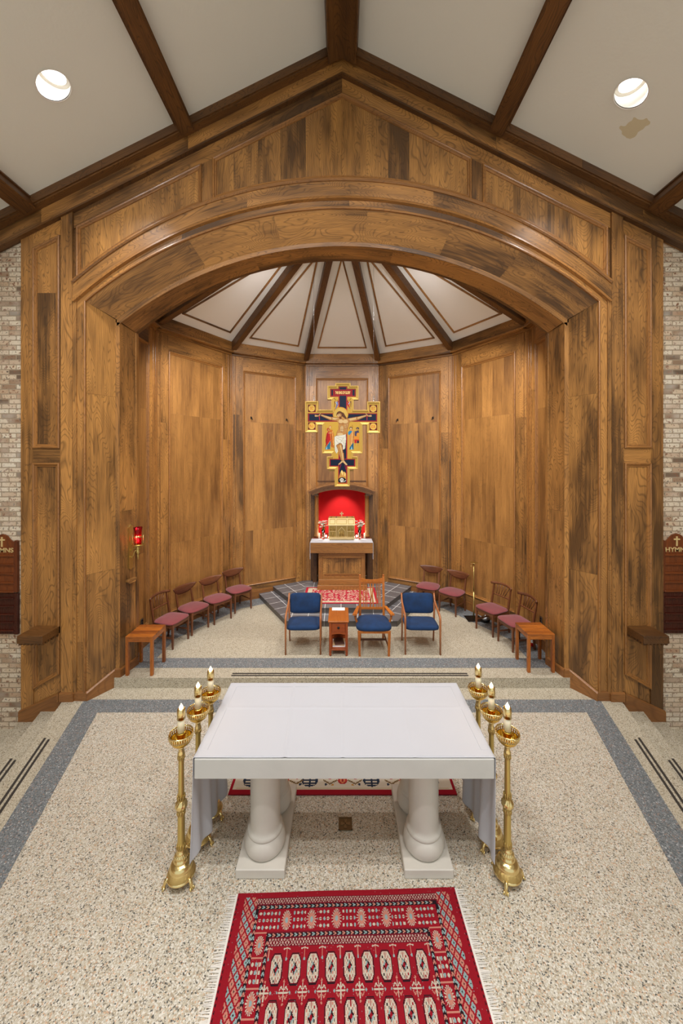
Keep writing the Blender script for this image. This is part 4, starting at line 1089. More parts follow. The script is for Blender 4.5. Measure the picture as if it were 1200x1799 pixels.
    c.poly([(420, 668), (452, 672), (474, 740), (470, 860), (466, 892), (438, 888), (430, 800), (420, 740)], (196, 108, 36)); c.line([(452, 690), (466, 860)], 3, (236, 180, 90)); c.line([(440, 700), (446, 880)], 2.6, (140, 60, 20)); c.ell(425, 636, 16, 21, (200, 130, 50)); c.ell(424, 640, 9, 13, SL); c.line([(404, 712), (438, 712)], 4, SL); c.line([(470, 870), (474, 900)], 2.6, (120, 50, 30))
    # right mourners
    c.poly([(660, 680), (690, 662), (718, 680), (728, 760), (712, 850), (662, 860), (652, 780)], (206, 140, 70)); c.line([(700, 690), (690, 850)], 3, (240, 196, 120)); c.line([(720, 690), (708, 840)], 2.8, (150, 80, 30)); c.poly([(712, 826), (666, 890), (664, 916), (716, 914)], (30, 90, 120)); c.poly([(690, 870), (680, 914), (700, 914)], (150, 200, 214))
    c.ell(682, 652, 19, 20, (90, 52, 22)); c.ell(682, 657, 11, 14, SL); c.poly([(646, 700), (668, 680), (700, 688), (690, 704), (662, 740), (646, 726)], (40, 130, 170)); c.line([(696, 610), (704, 640)], 2.4, (160, 80, 30))
    c.ell(764, 656, 18, 17, (44, 40, 66)); c.ell(762, 664, 9, 11, SK); c.poly([(728, 690), (780, 676), (782, 740), (730, 752)], (70, 60, 92)); c.ell(771, 730, 20, 22, (228, 150, 50)); c.poly([(724, 752), (782, 756), (782, 806), (722, 802)], (226, 140, 44)); c.rect(722, 792, 782, 806, (190, 34, 30)); c.rect(724, 806, 752, 838, (186, 26, 30)); c.rect(756, 806, 782, 838, (60, 30, 60)); c.line([(738, 840), (734, 866)], 4, SK); c.line([(770, 840), (768, 866)], 4, SK); c.line([(736, 870), (728, 915)], 2.2, (200, 150, 80)); c.line([(768, 870), (774, 905)], 2.2, (200, 150, 80))
    c.c *= .72*(1+.08*(rs.rand(c.ny, c.nx, 1)-.5))
    return c
# ================================================================ tiled altar steps in the apse
def tiled(name, label, c, yf, ex, ey, z0, z1):
    r = empty(name); tag(r, label, 'step', None); r['kind'] = 'structure'
    del r['category']
    m = MB()
    zones = []
    m_c = [(-c, yf), (c, yf), (.89, 9.085), (-.89, 9.085)]
    def put(pts, gf):
        m.add([(x, y, z1) for x, y in pts]+[(x, y, z1-.01) for x, y in pts], [tuple(range(len(pts))), tuple(range(len(pts), 2*len(pts)))]+[(i, (i+1) % len(pts), len(pts)+(i+1) % len(pts), len(pts)+i) for i in range(len(pts))], [gf(x, y) for x, y in pts]*2)
    put(m_c, lambda x, y: (x+.02+3.22, y-yf+.035, 0))
    for s in (-1, 1):
        d = Vector((ex-c, ey-yf)).normalized(); nn = Vector((-d.y, d.x))
        pts = [(s*c, yf), (s*ex, ey), (s*.89, 9.085)]
        put(pts, lambda x, y: ((s*x-c)*d.x+(y-yf)*d.y, (s*x-c)*nn.x+(y-yf)*nn.y+.035, 0))
    m.build('tile_top', M['tile'], parent=r)
    m = MB(); i = .012
    m.prism([(-c+i, yf+i), (c-i, yf+i), (ex-i, ey), (.885, 9.08), (-.885, 9.08), (-ex+i, ey)], z0, z1-.009, 'xy')
    m.build('riser', M['tileedge'], parent=r)
    m = MB()
    for x in (-.664, -.342, -.02, .302, .624):
        if abs(x) < c: m.box(x-.003, x+.003, yf+.009, yf+.02, z0, z1-.008)
    m.build('grout_line', M['grout'], parent=r)
    return r
tiled('tiled_step', 'lower dark grey tiled step of the tabernacle platform', 1.06, 7.02, 1.91, 8.49, ST, .26)
tiled('tiled_step', 'upper dark grey tiled step of the tabernacle platform, carrying the small floral rug', .80, 7.375, 1.62, 8.655, .255, .37)
# ================================================================ rugs
def slab_rug(name, cv, W_, H_, loc, rz, label, side_mat, ripple=None, thick=.009, extra=None):
    r = empty(name, loc, rz); tag(r, label, 'rug')
    cv.mesh('pile', M['rugpile'], ((-W_/2, 0, thick), (1, 0, 0), (0, 1, 0), (0, 0, 1)), parent=r, ripple=ripple)
    m = MB(); m.box(-W_/2, W_/2, 0, H_, 0.0005, thick-.002); m.build('backing', side_mat, parent=r)
    if extra: extra(r)
    return r
rug_side = plain('rug_edge_red', C3(130, 16, 30), .95)
def fringe(r):
    rs = random.Random(9)
    for s in (-1, 1):
        m = MB()
        for i in range(150):
            y = i*.00765+rs.uniform(-.001, .001); x = s*.822; l = rs.uniform(.060, .085); dy = rs.uniform(-.010, .010)
            m.bar((x, y, .005), (x+s*l, y+dy, .003), .0055, .003, .003, .002, side=(0, 1, 0))
        m.box(*(sorted((s*.820, s*.838))), 0, 1.15, .001, .006)
        m.build('fringe', M['fringe'], parent=r, kind='stuff', label='white cotton fringe')
cv, W_, H_ = rug_red()
slab_rug('red_rug', cv, W_, H_, (.043+.023, 2.818-1.15, .0), math.radians(1.4), 'red rug with rows of pale medallions and white fringe before the stone altar', rug_side, extra=fringe,
         ripple=lambda X, Y: .0015*np.sin(X*7+Y*3)+np.where(Y > 1.12, .002, 0))
cv, W_, H_ = rug_floral()
slab_rug('floral_rug', cv, W_, H_, (-.035, 7.575, .37), 0, 'small red and cream floral rug on the tiled step before the tabernacle altar', rug_side)
cv, W_, H_ = rug_cream()
slab_rug('cream_rug', cv, W_, H_, (.005, 3.63, 0), 0, 'cream rug with dark blue roundels and red edge lying behind the stone altar', rug_side, thick=.011)
# brass plate in the floor
r = tag(empty('floor_plate', (.03, 3.34, .001)), 'small square bronze plate with a cross set in the floor under the altar', 'floor plate')
m = MB(); m.box(-.06, .06, -.06, .06, 0, .005, .002); m.build('plate', M['bronze'], parent=r)
m = MB()
for a, b_, c_, d in ((-.06, .06, -.06, -.052), (-.06, .06, .052, .06), (-.06, -.052, -.06, .06), (.052, .06, -.06, .06)): m.box(a, b_, c_, d, .004, .009)
m.build('rim', M['bronze'], parent=r)
m = MB()
for k in range(4):
    m.M = Matrix.Rotation(k*PI/2, 4, 'Z'); m.prism([(-.005, 0), (.005, 0), (.016, .042), (-.016, .042)], .004, .009, 'xy')
m.build('cross', M['bronzecross'], parent=r)
# ================================================================ stone altar
AX0, AX1, AY0, AY1 = -1.135, 1.17, 2.836, 3.81
ar = tag(empty('stone_altar', (0, 0, 0)), 'pale stone altar, thick slab carried on two pairs of short round columns', 'altar')
m = MB(); m.box(AX0, AX1, AY0, AY1, .838, .994, .006); m.build('slab', M['slab'], parent=ar)
m = MB(); m.box(AX0+.05, AX1-.05, AY0+.04, AY1-.04, .815, .84, .004); m.build('slab_underside', M['stone'], parent=ar)
COLP = [(.0, .0), (.150, .0), (.160, .012), (.167, .035), (.168, .06), (.163, .09), (.152, .118), (.141, .134), (.1405, .1345), (.1405, .135), (.144, .138), (.146, .148), (.143, .160), (.136, .166), (.1355, .1665), (.130, .172), (.124, .186), (.1225, .205), (.122, .50), (.121, .66), (.126, .668), (.132, .68), (.128, .695), (.15, .712), (.165, .724), (.165, .742), (0, .742)]
for cx_ in (-.644, .684):
    p = MB(); p.box(cx_-.194, cx_+.194, 2.90, 3.68, 0, .075, .006); pb = p.build('pedestal_block', M['stone'], parent=ar)
    for cy_ in (3.105, 3.475):
        p = MB(); p.lathe(COLP, 40, (cx_, cy_, .075)); p.build('column', M['stone'], parent=pb)
# linen cloth: grid over the top and down both ends
nx_, ny_ = 420, 90
v = []; F = []; DROP = .90
x0, x1, y0, y1 = AX0-.006, AX1+.006, AY0+.006, AY1-.004
us = [i/nx_ for i in range(nx_+1)]
Ltot = (x1-x0)+2*DROP
for j in range(ny_+1):
    y = y0+(y1-y0)*j/ny_
    for i in range(nx_+1):
        d = Ltot*i/nx_
        if d < DROP: h = DROP-d; s = -1
        elif d > Ltot-DROP: h = d-(Ltot-DROP); s = 1
        else: h = 0; s = 0
        if h == 0 and s == 0:
            x = x0+(d-DROP); z = .9985
            z += .0045*math.exp(-((x-.005)/.011)**2)+.005*math.exp(-((x+.44+.05*(y-y0))/.012)**2)+.003*math.exp(-((y-3.42)/.014)**2)+.0022*math.exp(-((x-.56)/.012)**2)+.0009*math.sin(9*x+5*y)*math.sin(13*y)+.003*math.exp(-((x+.25)/.07)**2-((y-3.35+.1*math.sin(30*x))/.012)**2)
            if y < y0+.05: z += .001
        else:
            k = h/DROP; fold = math.sin((y-y0)*15+(1.2 if s > 0 else .3)+k*.8)
            x = (x0 if s < 0 else x1)+s*(.004+.012*k)-s*.045*k*(.5-.5*fold)*1.1-s*.02*k*math.sin((y-y0)*31+s)
            hh = h*(1-.10*k*(0.5+.5*math.sin((y-y0)*7+.8)))
            z = .9985-hh; 
            x -= s*.0
        v.append((x, y, z))
for j in range(ny_):
    for i in range(nx_): a = j*(nx_+1)+i; F.append((a, a+1, a+nx_+2, a+nx_+1))
m = MB(); m.add(v, F, smooth=True); 
cl = empty('altar_cloth', (0, 0, 0)); tag(cl, 'white linen cloth over the stone altar, hanging down at both ends', 'altar cloth')
o = m.build('linen', M['linen'], parent=cl)
so = o.modifiers.new('t', 'SOLIDIFY'); so.thickness = .002; so.offset = 1
m = MB()                                                         # broad flat hem of the top linen
for a in ((x0+.02, x1-.02, y0+.012, y0+.075), (x0+.02, x1-.02, y1-.07, y1-.012), (x0+.02, x0+.08, y0+.0755, y1-.0705), (x1-.08, x1-.02, y0+.0755, y1-.0705)): m.box(*a, .9995, 1.0035, .001)
m.build('hem', M['linen'], parent=cl)
# ================================================================ candle stands and candles
def claw(m, a):
    ca, sa = math.cos(a), math.sin(a)
    P = lambda r, z, t=0: (r*ca-t*sa, r*sa+t*ca, z)
    m.tube([P(.085, .068), P(.108, .058), P(.117, .038), P(.122, .018), P(.128, .010)], [.017, .015, .012, .012, .009], 8)
    for t in (-.011, 0, .011): m.tube([P(.117, .022, t), P(.130, .012, t*1.3), P(.137, .006, t*1.5)], [.008, .0075, .004], 6)
def stand_master():
    r = empty('candle_stand')
    m = MB()
    for k in range(3): 
        c = MB(); claw(c, PI/6+k*2*PI/3-PI/3*0+PI); c.build('claw_foot', M['brass'], parent=r)
    m.lathe([(0, .052), (.098, .052), (.106, .058), (.107, .066), (.100, .072)], 40); m.build('base_plate', M['brass'], parent=r)
    flut = lambda n, d: (lambda a, z: 1+d*math.cos(n*a))
    m = MB(); m.lathe([(.100, .072), (.096, .082), (.088, .108), (.085, .114)], 96, rmod=lambda a, z: 1+.03*abs(math.sin(11*a))*(1 if .073 < z < .112 else 0)); m.build('pierced_gallery', M['brassdk'], parent=r)
    m = MB(); m.lathe([(.086, .113), (.083, .120), (.083, .128), (.078, .142), (.066, .155), (.056, .160), (.052, .163)], 40); m.build('dome', M['brass'], parent=r)
    m = MB(); m.lathe([(.052, .163), (.057, .170), (.057, .176), (.050, .186), (.046, .194)], 40)
    m.lathe([(.046, .190), (.050, .197), (.047, .212), (.036, .222)], 80, rmod=lambda a, z: 1+.05*math.cos(20*a)); m.lathe([(.036, .220), (.037, .226), (.030, .236), (.026, .250), (.027, .262)], 32); m.build('turned_collar', M['brass'], parent=r)
    def leaves(m, z, r0, up=1):
        for k in range(10):
            a = 2*PI*k/10; ca, sa = math.cos(a), math.sin(a)
            m.tube([(r0*ca, r0*sa, z), ((r0+.004)*ca, (r0+.004)*sa, z+up*.022), ((r0+.002)*ca, (r0+.002)*sa, z+up*.042)], [.0075, .006, .001], 6)
    m = MB(); m.lathe([(.0285, .255), (.0275, .40), (.0265, .548)], 12, smooth=False); m.build('lower_stem', M['brasssat'], parent=r)
    for zz_, r0_, up_, ring in ((.258, .027, 1, .25), (.555, .0255, -1, .545), (.640, .024, 1, .628), (.985, .020, -1, .98)):
        m = MB(); leaves(m, zz_, r0_, up_); m.lathe([(r0_, ring), (r0_+.005, ring+.008), (r0_, ring+.016)], 24); m.build('leaf_collar', M['brassdk'], parent=r)
    m = MB()
    n = 48; prof = [(.024, .556), (.030, .562), (.041, .574), (.0465, .592), (.043, .610), (.032, .624), (.024, .632)]
    v = []; F = []
    for i in range(n):
        for (rr_, z) in prof:
            a = 2*PI*i/n+ (z-.59)*9; k = 1+.05*math.cos(10*2*PI*i/n); v.append((rr_*k*math.cos(a), rr_*k*math.sin(a), z))
    for i in range(n):
        for k in range(len(prof)-1): j = (i+1) % n; L = len(prof); F.append((i*L+k, j*L+k, j*L+k+1, i*L+k+1))
    m.add(v, F, smooth=True); m.build('twisted_knop', M['brass'], parent=r)
    m = MB(); m.lathe([(.0225, .64), (.0215, .80), (.0205, .985)], 12, smooth=False); m.build('upper_stem', M['brasssat'], parent=r)
    m = MB(); m.lathe([(.019, .98), (.026, .992), (.026, 1.0), (.021, 1.012), (.021, 1.03), (.028, 1.045), (.040, 1.055), (.030, 1.060)], 32); m.build('neck', M['brass'], parent=r)
    m = MB(); m.lathe([(.030, 1.056), (.050, 1.066), (.070, 1.085), (.080, 1.108), (.082, 1.118)], 48); m.lathe([(.078, 1.118), (.068, 1.090), (.048, 1.072), (.030, 1.068), (.0, 1.068)], 48); bw = m.build('drip_bowl', M['brassin'], parent=r)
    m = MB(); nn = 32
    for k in range(nn):
        a = 2*PI*k/nn; ca, sa = math.cos(a), math.sin(a); b_ = a+PI/nn
        m.tube([(.082*ca, .082*sa, 1.114), (.088*math.cos(b_), .088*math.sin(b_), 1.130), (.089*ca, .089*sa, 1.150)], [.0042, .0036, .0042], 5)
        m.tube([(.082*math.cos(b_), .082*math.sin(b_), 1.114), (.088*ca, .088*sa, 1.130), (.089*math.cos(b_), .089*math.sin(b_), 1.150)], [.0042, .0036, .0042], 5)
    m.lathe([(.081, 1.110), (.085, 1.114), (.082, 1.119)], 48); m.lathe([(.086, 1.148), (.0905, 1.152), (.088, 1.160), (.085, 1.154)], 48, rmod=lambda a, z: 1+.015*math.cos(16*a)); m.build('pierced_rim', M['brass'], parent=r)
    m = MB(); m.lathe([(.030, 1.066), (.031, 1.15), (.036, 1.156), (.036, 1.160), (.028, 1.162)], 28); m.build('socket', M['brassin'], parent=r)
    return r
def candle_master():
    r = empty('altar_candle')
    m = MB(); m.lathe([(.0, 0), (.0265, 0), (.0265, .125), (.0, .125)], 28); m.build('wax', M['wax'], parent=r)
    m = MB(); m.lathe([(.0270, .104), (.0318, .102), (.0312, .140), (.0295, .176), (.024, .184), (.012, .180), (.006, .172)], 28); m.build('brass_follower', M['brass'], parent=r)
    m = MB(); m.lathe([(.001, .174), (.012, .181), (.0165, .189), (.012, .199), (.005, .211), (.0005, .222)], 14); m.build('flame', M['flame'], parent=r)
    return r
sm = stand_master(); cm = candle_master()
spots_ = [(-1.258, 2.893, 'front one left of the altar'), (-1.236, 3.175, 'middle one left of the altar'), (-1.215, 3.42, 'rear one left of the altar'),
          (1.298, 2.905, 'front one right of the altar'), (1.279, 3.17, 'middle one right of the altar'), (1.277, 3.47, 'rear one right of the altar')]
for i, (x, y, lb) in enumerate(spots_):
    s_ = sm if i == 0 else copy_tree(sm); c_ = cm if i == 0 else copy_tree(cm)
    s_.location = (x, y, .0); c_.location = (x, y, 1.164)
    s_.rotation_euler.z = (0, .4, .2, .55, .1, .3)[i]
    tag(s_, 'tall ornate brass candle stand, '+lb, 'candle stand', 'brass candle stands by the altar')
    tag(c_, 'lit ivory candle with brass cap on the stand, '+lb, 'candle', 'altar candles')
    l = bpy.data.lights.new('candle_glow', 'POINT'); l.energy = .5; l.color = (1, .6, .25); l.shadow_soft_size = .012
    lo = bpy.data.objects.new('candle_glow', l); COL.objects.link(lo); lo.location = (x, y, 1.42)
# ================================================================ upholstery helper
def cushion(m, w, d, h, z0=0, crown=.02, taper=0.0, c=(0, 0), n=4.5, seg=48, axis='z', round_=.16):
    rings = [(.90, 0), (.985, h*.18), (1.0, h*.45), (.99, h*.75), (.95, h*.94), (.86, h*1.0+crown*.25), (.6, h+crown*.75), (.3, h+crown*.97), (0.0, h+crown)]
    v = []; F = []
    for (k, z) in rings[:-1]:
        for i in range(seg):
            a = 2*PI*i/seg; ca, sa = math.cos(a), math.sin(a); q = (abs(ca)**n+abs(sa)**n)**(-1/n)
            x, y = ca*q*w/2*k, sa*q*d/2*k
            x *= 1-taper*y/(d/2)
            v.append((c[0]+x, c[1]+y, z0+z))
    v.append((c[0], c[1], z0+rings[-1][1])); R = len(rings)-1
    for r_ in range(R-1):
        for i in range(seg): j = (i+1) % seg; F.append((r_*seg+i, r_*seg+j, (r_+1)*seg+j, (r_+1)*seg+i))
    for i in range(seg): F.append(((R-1)*seg+i, (R-1)*seg+(i+1) % seg, len(v)-1))
    F.append(tuple(range(seg))[::-1])
    m.add(v, F, smooth=True)
# ---------------------------------------------------------------- red chairs
def part(root, name, mat, fn, label=None):
    m = MB(); fn(m); return m.build(name, mat, parent=root, label=label)
def chair_legs(r, fx, fy, bx, by, back_top, mat, lean=.07, zt=.40, fl=.034):
    for s in (-1, 1):
        part(r, 'leg', mat, lambda m: m.bar((s*fx, -fy, 0), (s*(fx-.005), -fy+.005, zt), .022, .024, fl, fl))
        part(r, 'leg', mat, lambda m: (m.bar((s*bx, by+.035, 0), (s*bx, by, zt), .022, .024, fl*.95, fl), m.bar((s*bx, by, zt-.002), (s*(bx), by+lean, back_top), fl*.95, fl, .022, .02)))
def chair_curved():
    r = empty('side_chair'); W = M['teak']
    chair_legs(r, .19, .19, .17, .19, .70, W)
    part(r, 'seat_frame', W, lambda m: (m.bar((-.19, -.188, .375), (.19, -.188, .375), .05, .022, side=(0, 0, 1)), m.bar((-.165, .19, .375), (.165, .19, .375), .05, .02, side=(0, 0, 1)),
        [m.bar((s*.19, -.18, .375), (s*.168, .19, .375), .05, .02, side=(0, 0, 1)) for s in (-1, 1)]))
    for s in (-1, 1): part(r, 'stretcher', W, lambda m: m.bar((s*.187, -.18, .20), (s*.17, .20, .20), .018, .018))
    part(r, 'stretcher', W, lambda m: m.bar((-.178, .02, .20), (.178, .02, .20), .016, .02))
    part(r, 'seat', M['rose'], lambda m: cushion(m, .475, .46, .035, .40, .022, .08, n=3.4))
    def crest(m):
        n = 20; v = []; F = []
        for i in range(n+1):
            u = -1+2*i/n; x = .262*u; y = .275-.058*u*u; zt = .795-.012*u*u; hh = .155*(1-abs(u)**2.6)+.014
            for k in range(7):
                q = k/6; z = zt-hh*q; bul = .011*math.sin(PI*min(1, q*.9+.05))+.004
                v.append((x, y-bul, z)); 
            for k in range(7):
                q = 1-k/6; z = zt-hh*q; v.append((x, y+.006, z))
        L = 14
        for i in range(n):
            for k in range(L): F.append((i*L+k, i*L+(k+1) % L, (i+1)*L+(k+1) % L, (i+1)*L+k))
        F.append(tuple(range(L))); F.append(tuple(n*L+k for k in range(L)))
        m.grain = 'x'; m.add(v, F, smooth=True)
    part(r, 'backrest', W, crest)
    return r
def chair_spindle():
    r = empty('spindle_back_chair'); W = M['teak']
    chair_legs(r, .195, .19, .19, .19, .79, W, lean=.08)
    part(r, 'seat_frame', W, lambda m: (m.bar((-.195, -.188, .375), (.195, -.188, .375), .055, .022, side=(0, 0, 1)), m.bar((-.185, .19, .375), (.185, .19, .375), .055, .02, side=(0, 0, 1)),
        [m.bar((s*.195, -.18, .375), (s*.188, .19, .375), .055, .02, side=(0, 0, 1)) for s in (-1, 1)]))
    for s in (-1, 1): part(r, 'stretcher', W, lambda m: m.bar((s*.192, -.18, .18), (s*.19, .20, .18), .018, .018))
    part(r, 'stretcher', W, lambda m: m.bar((-.19, .02, .18), (.19, .02, .18), .016, .02))
    part(r, 'seat', M['rose'], lambda m: cushion(m, .46, .44, .035, .40, .02, .05, n=5))
    part(r, 'top_rail', W, lambda m: m.tube([(-.235+.47*i/12, .272-.065*(2*i/12-1)**2+.02, .80+.018*(1-(2*i/12-1)**2)) for i in range(13)], .019, 8, flat=(.75, 1.25)))
    part(r, 'lower_rail', W, lambda m: m.tube([(-.19+.38*i/8, .238+.012*(1-(2*i/8-1)**2), .60) for i in range(9)], .012, 8, flat=(.8, 1.2)))
    for i in range(5):
        x = -.12+.06*i; part(r, 'spindle', W, lambda m: m.tube([(x*.75-.028, .25, .605), (x*1.15+.022, .285, .80)], .0062, 8))
    return r
cc, cs_ = chair_curved(), chair_spindle()
def place_chair(master, first, a, b_, label, group, fd=.19):
    A, B = Vector(a), Vector(b_); mid = (A+B)/2; d = (B-A).normalized(); f = Vector((-d.y, d.x))
    if f.dot(Vector((0, 6.3))-mid) < 0: f = -f
    o = master if first else copy_tree(master)
    c = mid-f*fd; o.location = (c.x, c.y, ST+.004); o.rotation_euler.z = math.atan2(f.x, -f.y); tag(o, label, 'chair', group); return o
G = 'rose upholstered chairs along the apse wall'
place_chair(cs_, True, (-2.83, 6.13), (-2.71, 6.57), 'spindle-back chair with rose velvet seat beside the left side table', G)
place_chair(cc, True, (-2.72, 6.62), (-2.51, 7.03), 'curved-back chair with rose velvet seat, next to the left spindle-back chair', G)
place_chair(cc, False, (-2.47, 7.07), (-2.20, 7.42), 'curved-back chair with rose velvet seat, middle of the three on the left', G)
place_chair(cc, False, (-2.21, 7.62), (-1.94, 7.90), 'curved-back chair with rose velvet seat on the left, nearest the tiled steps', G)
place_chair(cc, False, (1.61, 8.03), (1.98, 7.82), 'curved-back chair with rose velvet seat on the right, nearest the tiled steps', G)
place_chair(cc, False, (2.02, 7.76), (2.31, 7.45), 'curved-back chair with rose velvet seat just left of the thin pole stand', G)
place_chair(cs_, False, (2.51, 6.97), (2.70, 6.57), 'spindle-back chair with rose velvet seat just right of the thin pole stand', G)
place_chair(cs_, False, (2.72, 6.48), (2.81, 6.05), 'spindle-back chair with rose velvet seat beside the right side table', G)
# ---------------------------------------------------------------- blue armchairs
def armchair():
    r = empty('armchair'); W = M['bent']
    for s in (-1, 1):
        x = s*.283
        part(r, 'side_frame', W, lambda m: m.tube([(x, -.24, 0), (x, -.24, .3), (x, -.238, .54), (x, -.228, .585), (x, -.19, .615), (x, -.02, .655), (x, .12, .69), (x, .175, .715), (x, .20, .755), (x, .235, .835)], [.017, .018, .02, .021, .021, .02, .02, .02, .019, .016], 8, flat=(.85, 1.2)))
        part(r, 'leg', W, lambda m: m.tube([(x*.97, .235, 0), (x*.97, .185, .42), (x*.98, .165, .70)], [.014, .018, .017], 8, flat=(.9, 1.2)))
    part(r, 'seat_rail', W, lambda m: (m.bar((-.27, -.2, .365), (.27, -.2, .365), .03, .03), m.bar((-.27, .17, .37), (.27, .17, .37), .03, .03)))
    part(r, 'stretcher', W, lambda m: m.bar((-.27, .2, .30), (.27, .2, .30), .02, .02))
    def seat(m):
        m.M = Matrix.Translation((0, -.01, .375)) @ Matrix.Rotation(math.radians(-3), 4, 'X'); cushion(m, .555, .49, .07, 0, .022, n=7)
    part(r, 'seat', M['blue'], seat)
    def back(m):
        m.M = Matrix.Translation((0, .225, .665)) @ Matrix.Rotation(math.radians(78), 4, 'X'); cushion(m, .535, .34, .05, -.02, .02, n=8)
    part(r, 'backrest', M['blue'], back)
    return r
GB = 'navy blue armchairs facing the altar'
a1 = armchair(); a1.location = (-.638, 6.25, ST); a1.rotation_euler.z = math.radians(1.0); tag(a1, 'navy blue armchair with bentwood arms, left of the small wooden cabinet', 'armchair', GB)
a2 = copy_tree(a1); a2.location = (1.318, 6.25, ST); a2.rotation_euler.z = math.radians(-1.5); tag(a2, 'navy blue armchair with bentwood arms, furthest right of the three facing the altar', 'armchair', GB)
def mission():
    r = empty('presider_chair'); W = M['honey']
    for s in (-1, 1):
        part(r, 'leg', W, lambda m: m.bar((s*.235, -.235, 0), (s*.245, -.235, .40), .034, .034, .044, .044))
        part(r, 'back_post', W, lambda m: (m.bar((s*.20, .30, 0), (s*.205, .225, .40), .032, .036, .038, .038), m.bar((s*.205, .225, .39), (s*.205, .285, 1.13), .038, .038, .036, .03), m.lathe([(.014, 1.128), (.02, 1.14), (.016, 1.155), (.0, 1.165)], 12, (s*.205, .287, 0))))
        def arm(m):
            m.grain = 'y'; v = [(s*.215, .25, .595), (s*.255, .25, .60), (s*.345, -.12, .605), (s*.275, -.13, .605)]
            v += [(a, b_, c_+.024) for a, b_, c_ in v]; m.add(v, [(0, 1, 2, 3), (4, 5, 6, 7), (0, 1, 5, 4), (1, 2, 6, 5), (2, 3, 7, 6), (3, 0, 4, 7)])
        part(r, 'arm', W, arm)
        part(r, 'arm_support', W, lambda m: m.tube([(s*.255, -.04, .40), (s*.262, -.045, .45), (s*.295, -.06, .53), (s*.298, -.06, .60)], [.024, .020, .016, .022], 8, flat=(1, 1.2)))
    part(r, 'crest_rail', W, lambda m: m.prism([(-.195, 1.03), (.195, 1.03), (.195, 1.10), (.10, 1.075), (0, 1.068), (-.10, 1.075), (-.195, 1.10)], .262, .286, 'xz'))
    part(r, 'crest_rail', W, lambda m: m.bar((-.195, .275, 1.015), (.195, .275, 1.015), .02, .022, side=(0, 0, 1)))
    part(r, 'lower_rail', W, lambda m: m.bar((-.2, .242, .585), (.2, .242, .585), .035, .024, side=(0, 0, 1)))
    for x in (-.145, -.115, -.085, .085, .115, .145):
        part(r, 'spindle', W, lambda m: m.bar((x, .245, .60), (x, .275, 1.01), .013, .012))
    part(r, 'splat', W, lambda m: [m.bar((s*.028, .244, .60), (s*.010, .258, .80), .022, .012).bar((s*.010, .258, .80), (s*.026, .274, 1.01), .018, .012, .022, .012) for s in (-1, 1)])
    part(r, 'seat_frame', W, lambda m: (m.box(-.25, .25, -.255, -.215, .37, .41, .003), [m.bar((s*.235, -.22, .385), (s*.21, .22, .385), .045, .024, side=(0, 0, 1)) for s in (-1, 1)]))
    for s in (-1, 1): part(r, 'stretcher', M['teak'], lambda m: m.bar((s*.233, -.23, .145), (s*.205, .285, .145), .028, .02, side=(0, 0, 1)))
    part(r, 'stretcher', M['teak'], lambda m: m.bar((-.22, 0.02, .145), (.22, 0.02, .145), .028, .02, side=(0, 0, 1)))
    part(r, 'seat', M['blue'], lambda m: cushion(m, .56, .52, .075, .405, .045, .10, c=(0, -.02), n=4.2))
    return r
a3 = mission(); a3.location = (.518, 6.20, ST); tag(a3, 'taller honey oak armchair with slatted back and navy seat, between cabinet and right armchair', 'armchair', GB)
# ---------------------------------------------------------------- small cabinet between the chairs, paper and magazines
r = tag(empty('end_table', (-.058, 6.225, ST)), 'narrow honey wood end table with one drawer between the blue armchairs', 'end table'); W = M['honey']
RW = wood('end_table_body', C3(168, 80, 26), C3(140, 60, 20), C3(92, 38, 14), rings=8, rscale=4, rough=.3, vary=.1, lines=.2)
part(r, 'table_top', W, lambda m: (setattr(m, 'grain', 'y'), m.box(-.168, .168, -.285, .285, .545, .57, .005)))
for sx in (-1, 1):
    for sy in (-1, 1):
        part(r, 'leg', RW, lambda m: (m.box(sx*.132-.02, sx*.132+.02, sy*.25-.02, sy*.25+.02, .05, .546, .003), m.lathe([(.012, 0), (.018, .006), (.022, .025), (.018, .042), (.012, .048), (.018, .054)], 16, (sx*.132, sy*.25, 0))))
def drawer(m): m.grain = 'x'; m.box(-.108, .108, -.262, -.245, .385, .52, .003)
d = part(r, 'drawer', RW, drawer)
part(d, 'knob', M['iron'], lambda m: (m.box(-.017, .017, -.275, -.262, .44, .474, .003), m.box(-.01, .01, -.285, -.274, .447, .467, .002)))
def apron(m):
    m.grain = 'x'; m.box(-.114, .114, -.255, -.24, .52, .546)
    m.prism([(-.114, .385), (-.114, .335)]+[(-.114+.228*i/10, .335+.022*math.sin(PI*i/10)) for i in range(1, 10)]+[(.114, .335), (.114, .385)], -.256, -.238, 'xz')
part(r, 'apron', RW, apron)
for s in (-1, 1): part(r, 'side_panel', RW, lambda m: m.box(s*.135-.006, s*.135+.006, -.24, .24, .34, .546))
part(r, 'back_panel', RW, lambda m: m.box(-.12, .12, .24, .25, .08, .546))
part(r, 'shelf', RW, lambda m: (setattr(m, 'grain', 'y'), m.box(-.13, .13, -.255, .25, .085, .105, .002)))
m = MB(); m.box(-.105, .115, -.06, .06, 0, .003); o = m.build('paper_sheet', M['paper']); o.location = (-.068, 6.435, ST+.5705); tag(o, 'folded white paper lying on the back of the narrow end table', 'paper')
mags = [(M['paper'], .205, .014, .0, 0), (plain('magazine_pages', C3(214, 210, 214), .6), .20, .010, .05, .012), (plain('magazine_tan', C3(196, 160, 116), .6), .195, .010, -.06, .024), (plain('magazine_dark', C3(92, 60, 48), .5), .16, .012, .15, .042)]
labs_ = ['white bottom booklet of the pile on the end table shelf', 'pale grey booklet second from the bottom on the end table shelf', 'tan booklet near the top of the pile on the end table shelf', 'small dark brown book on top of the pile on the end table shelf']
zz = ST+.1055
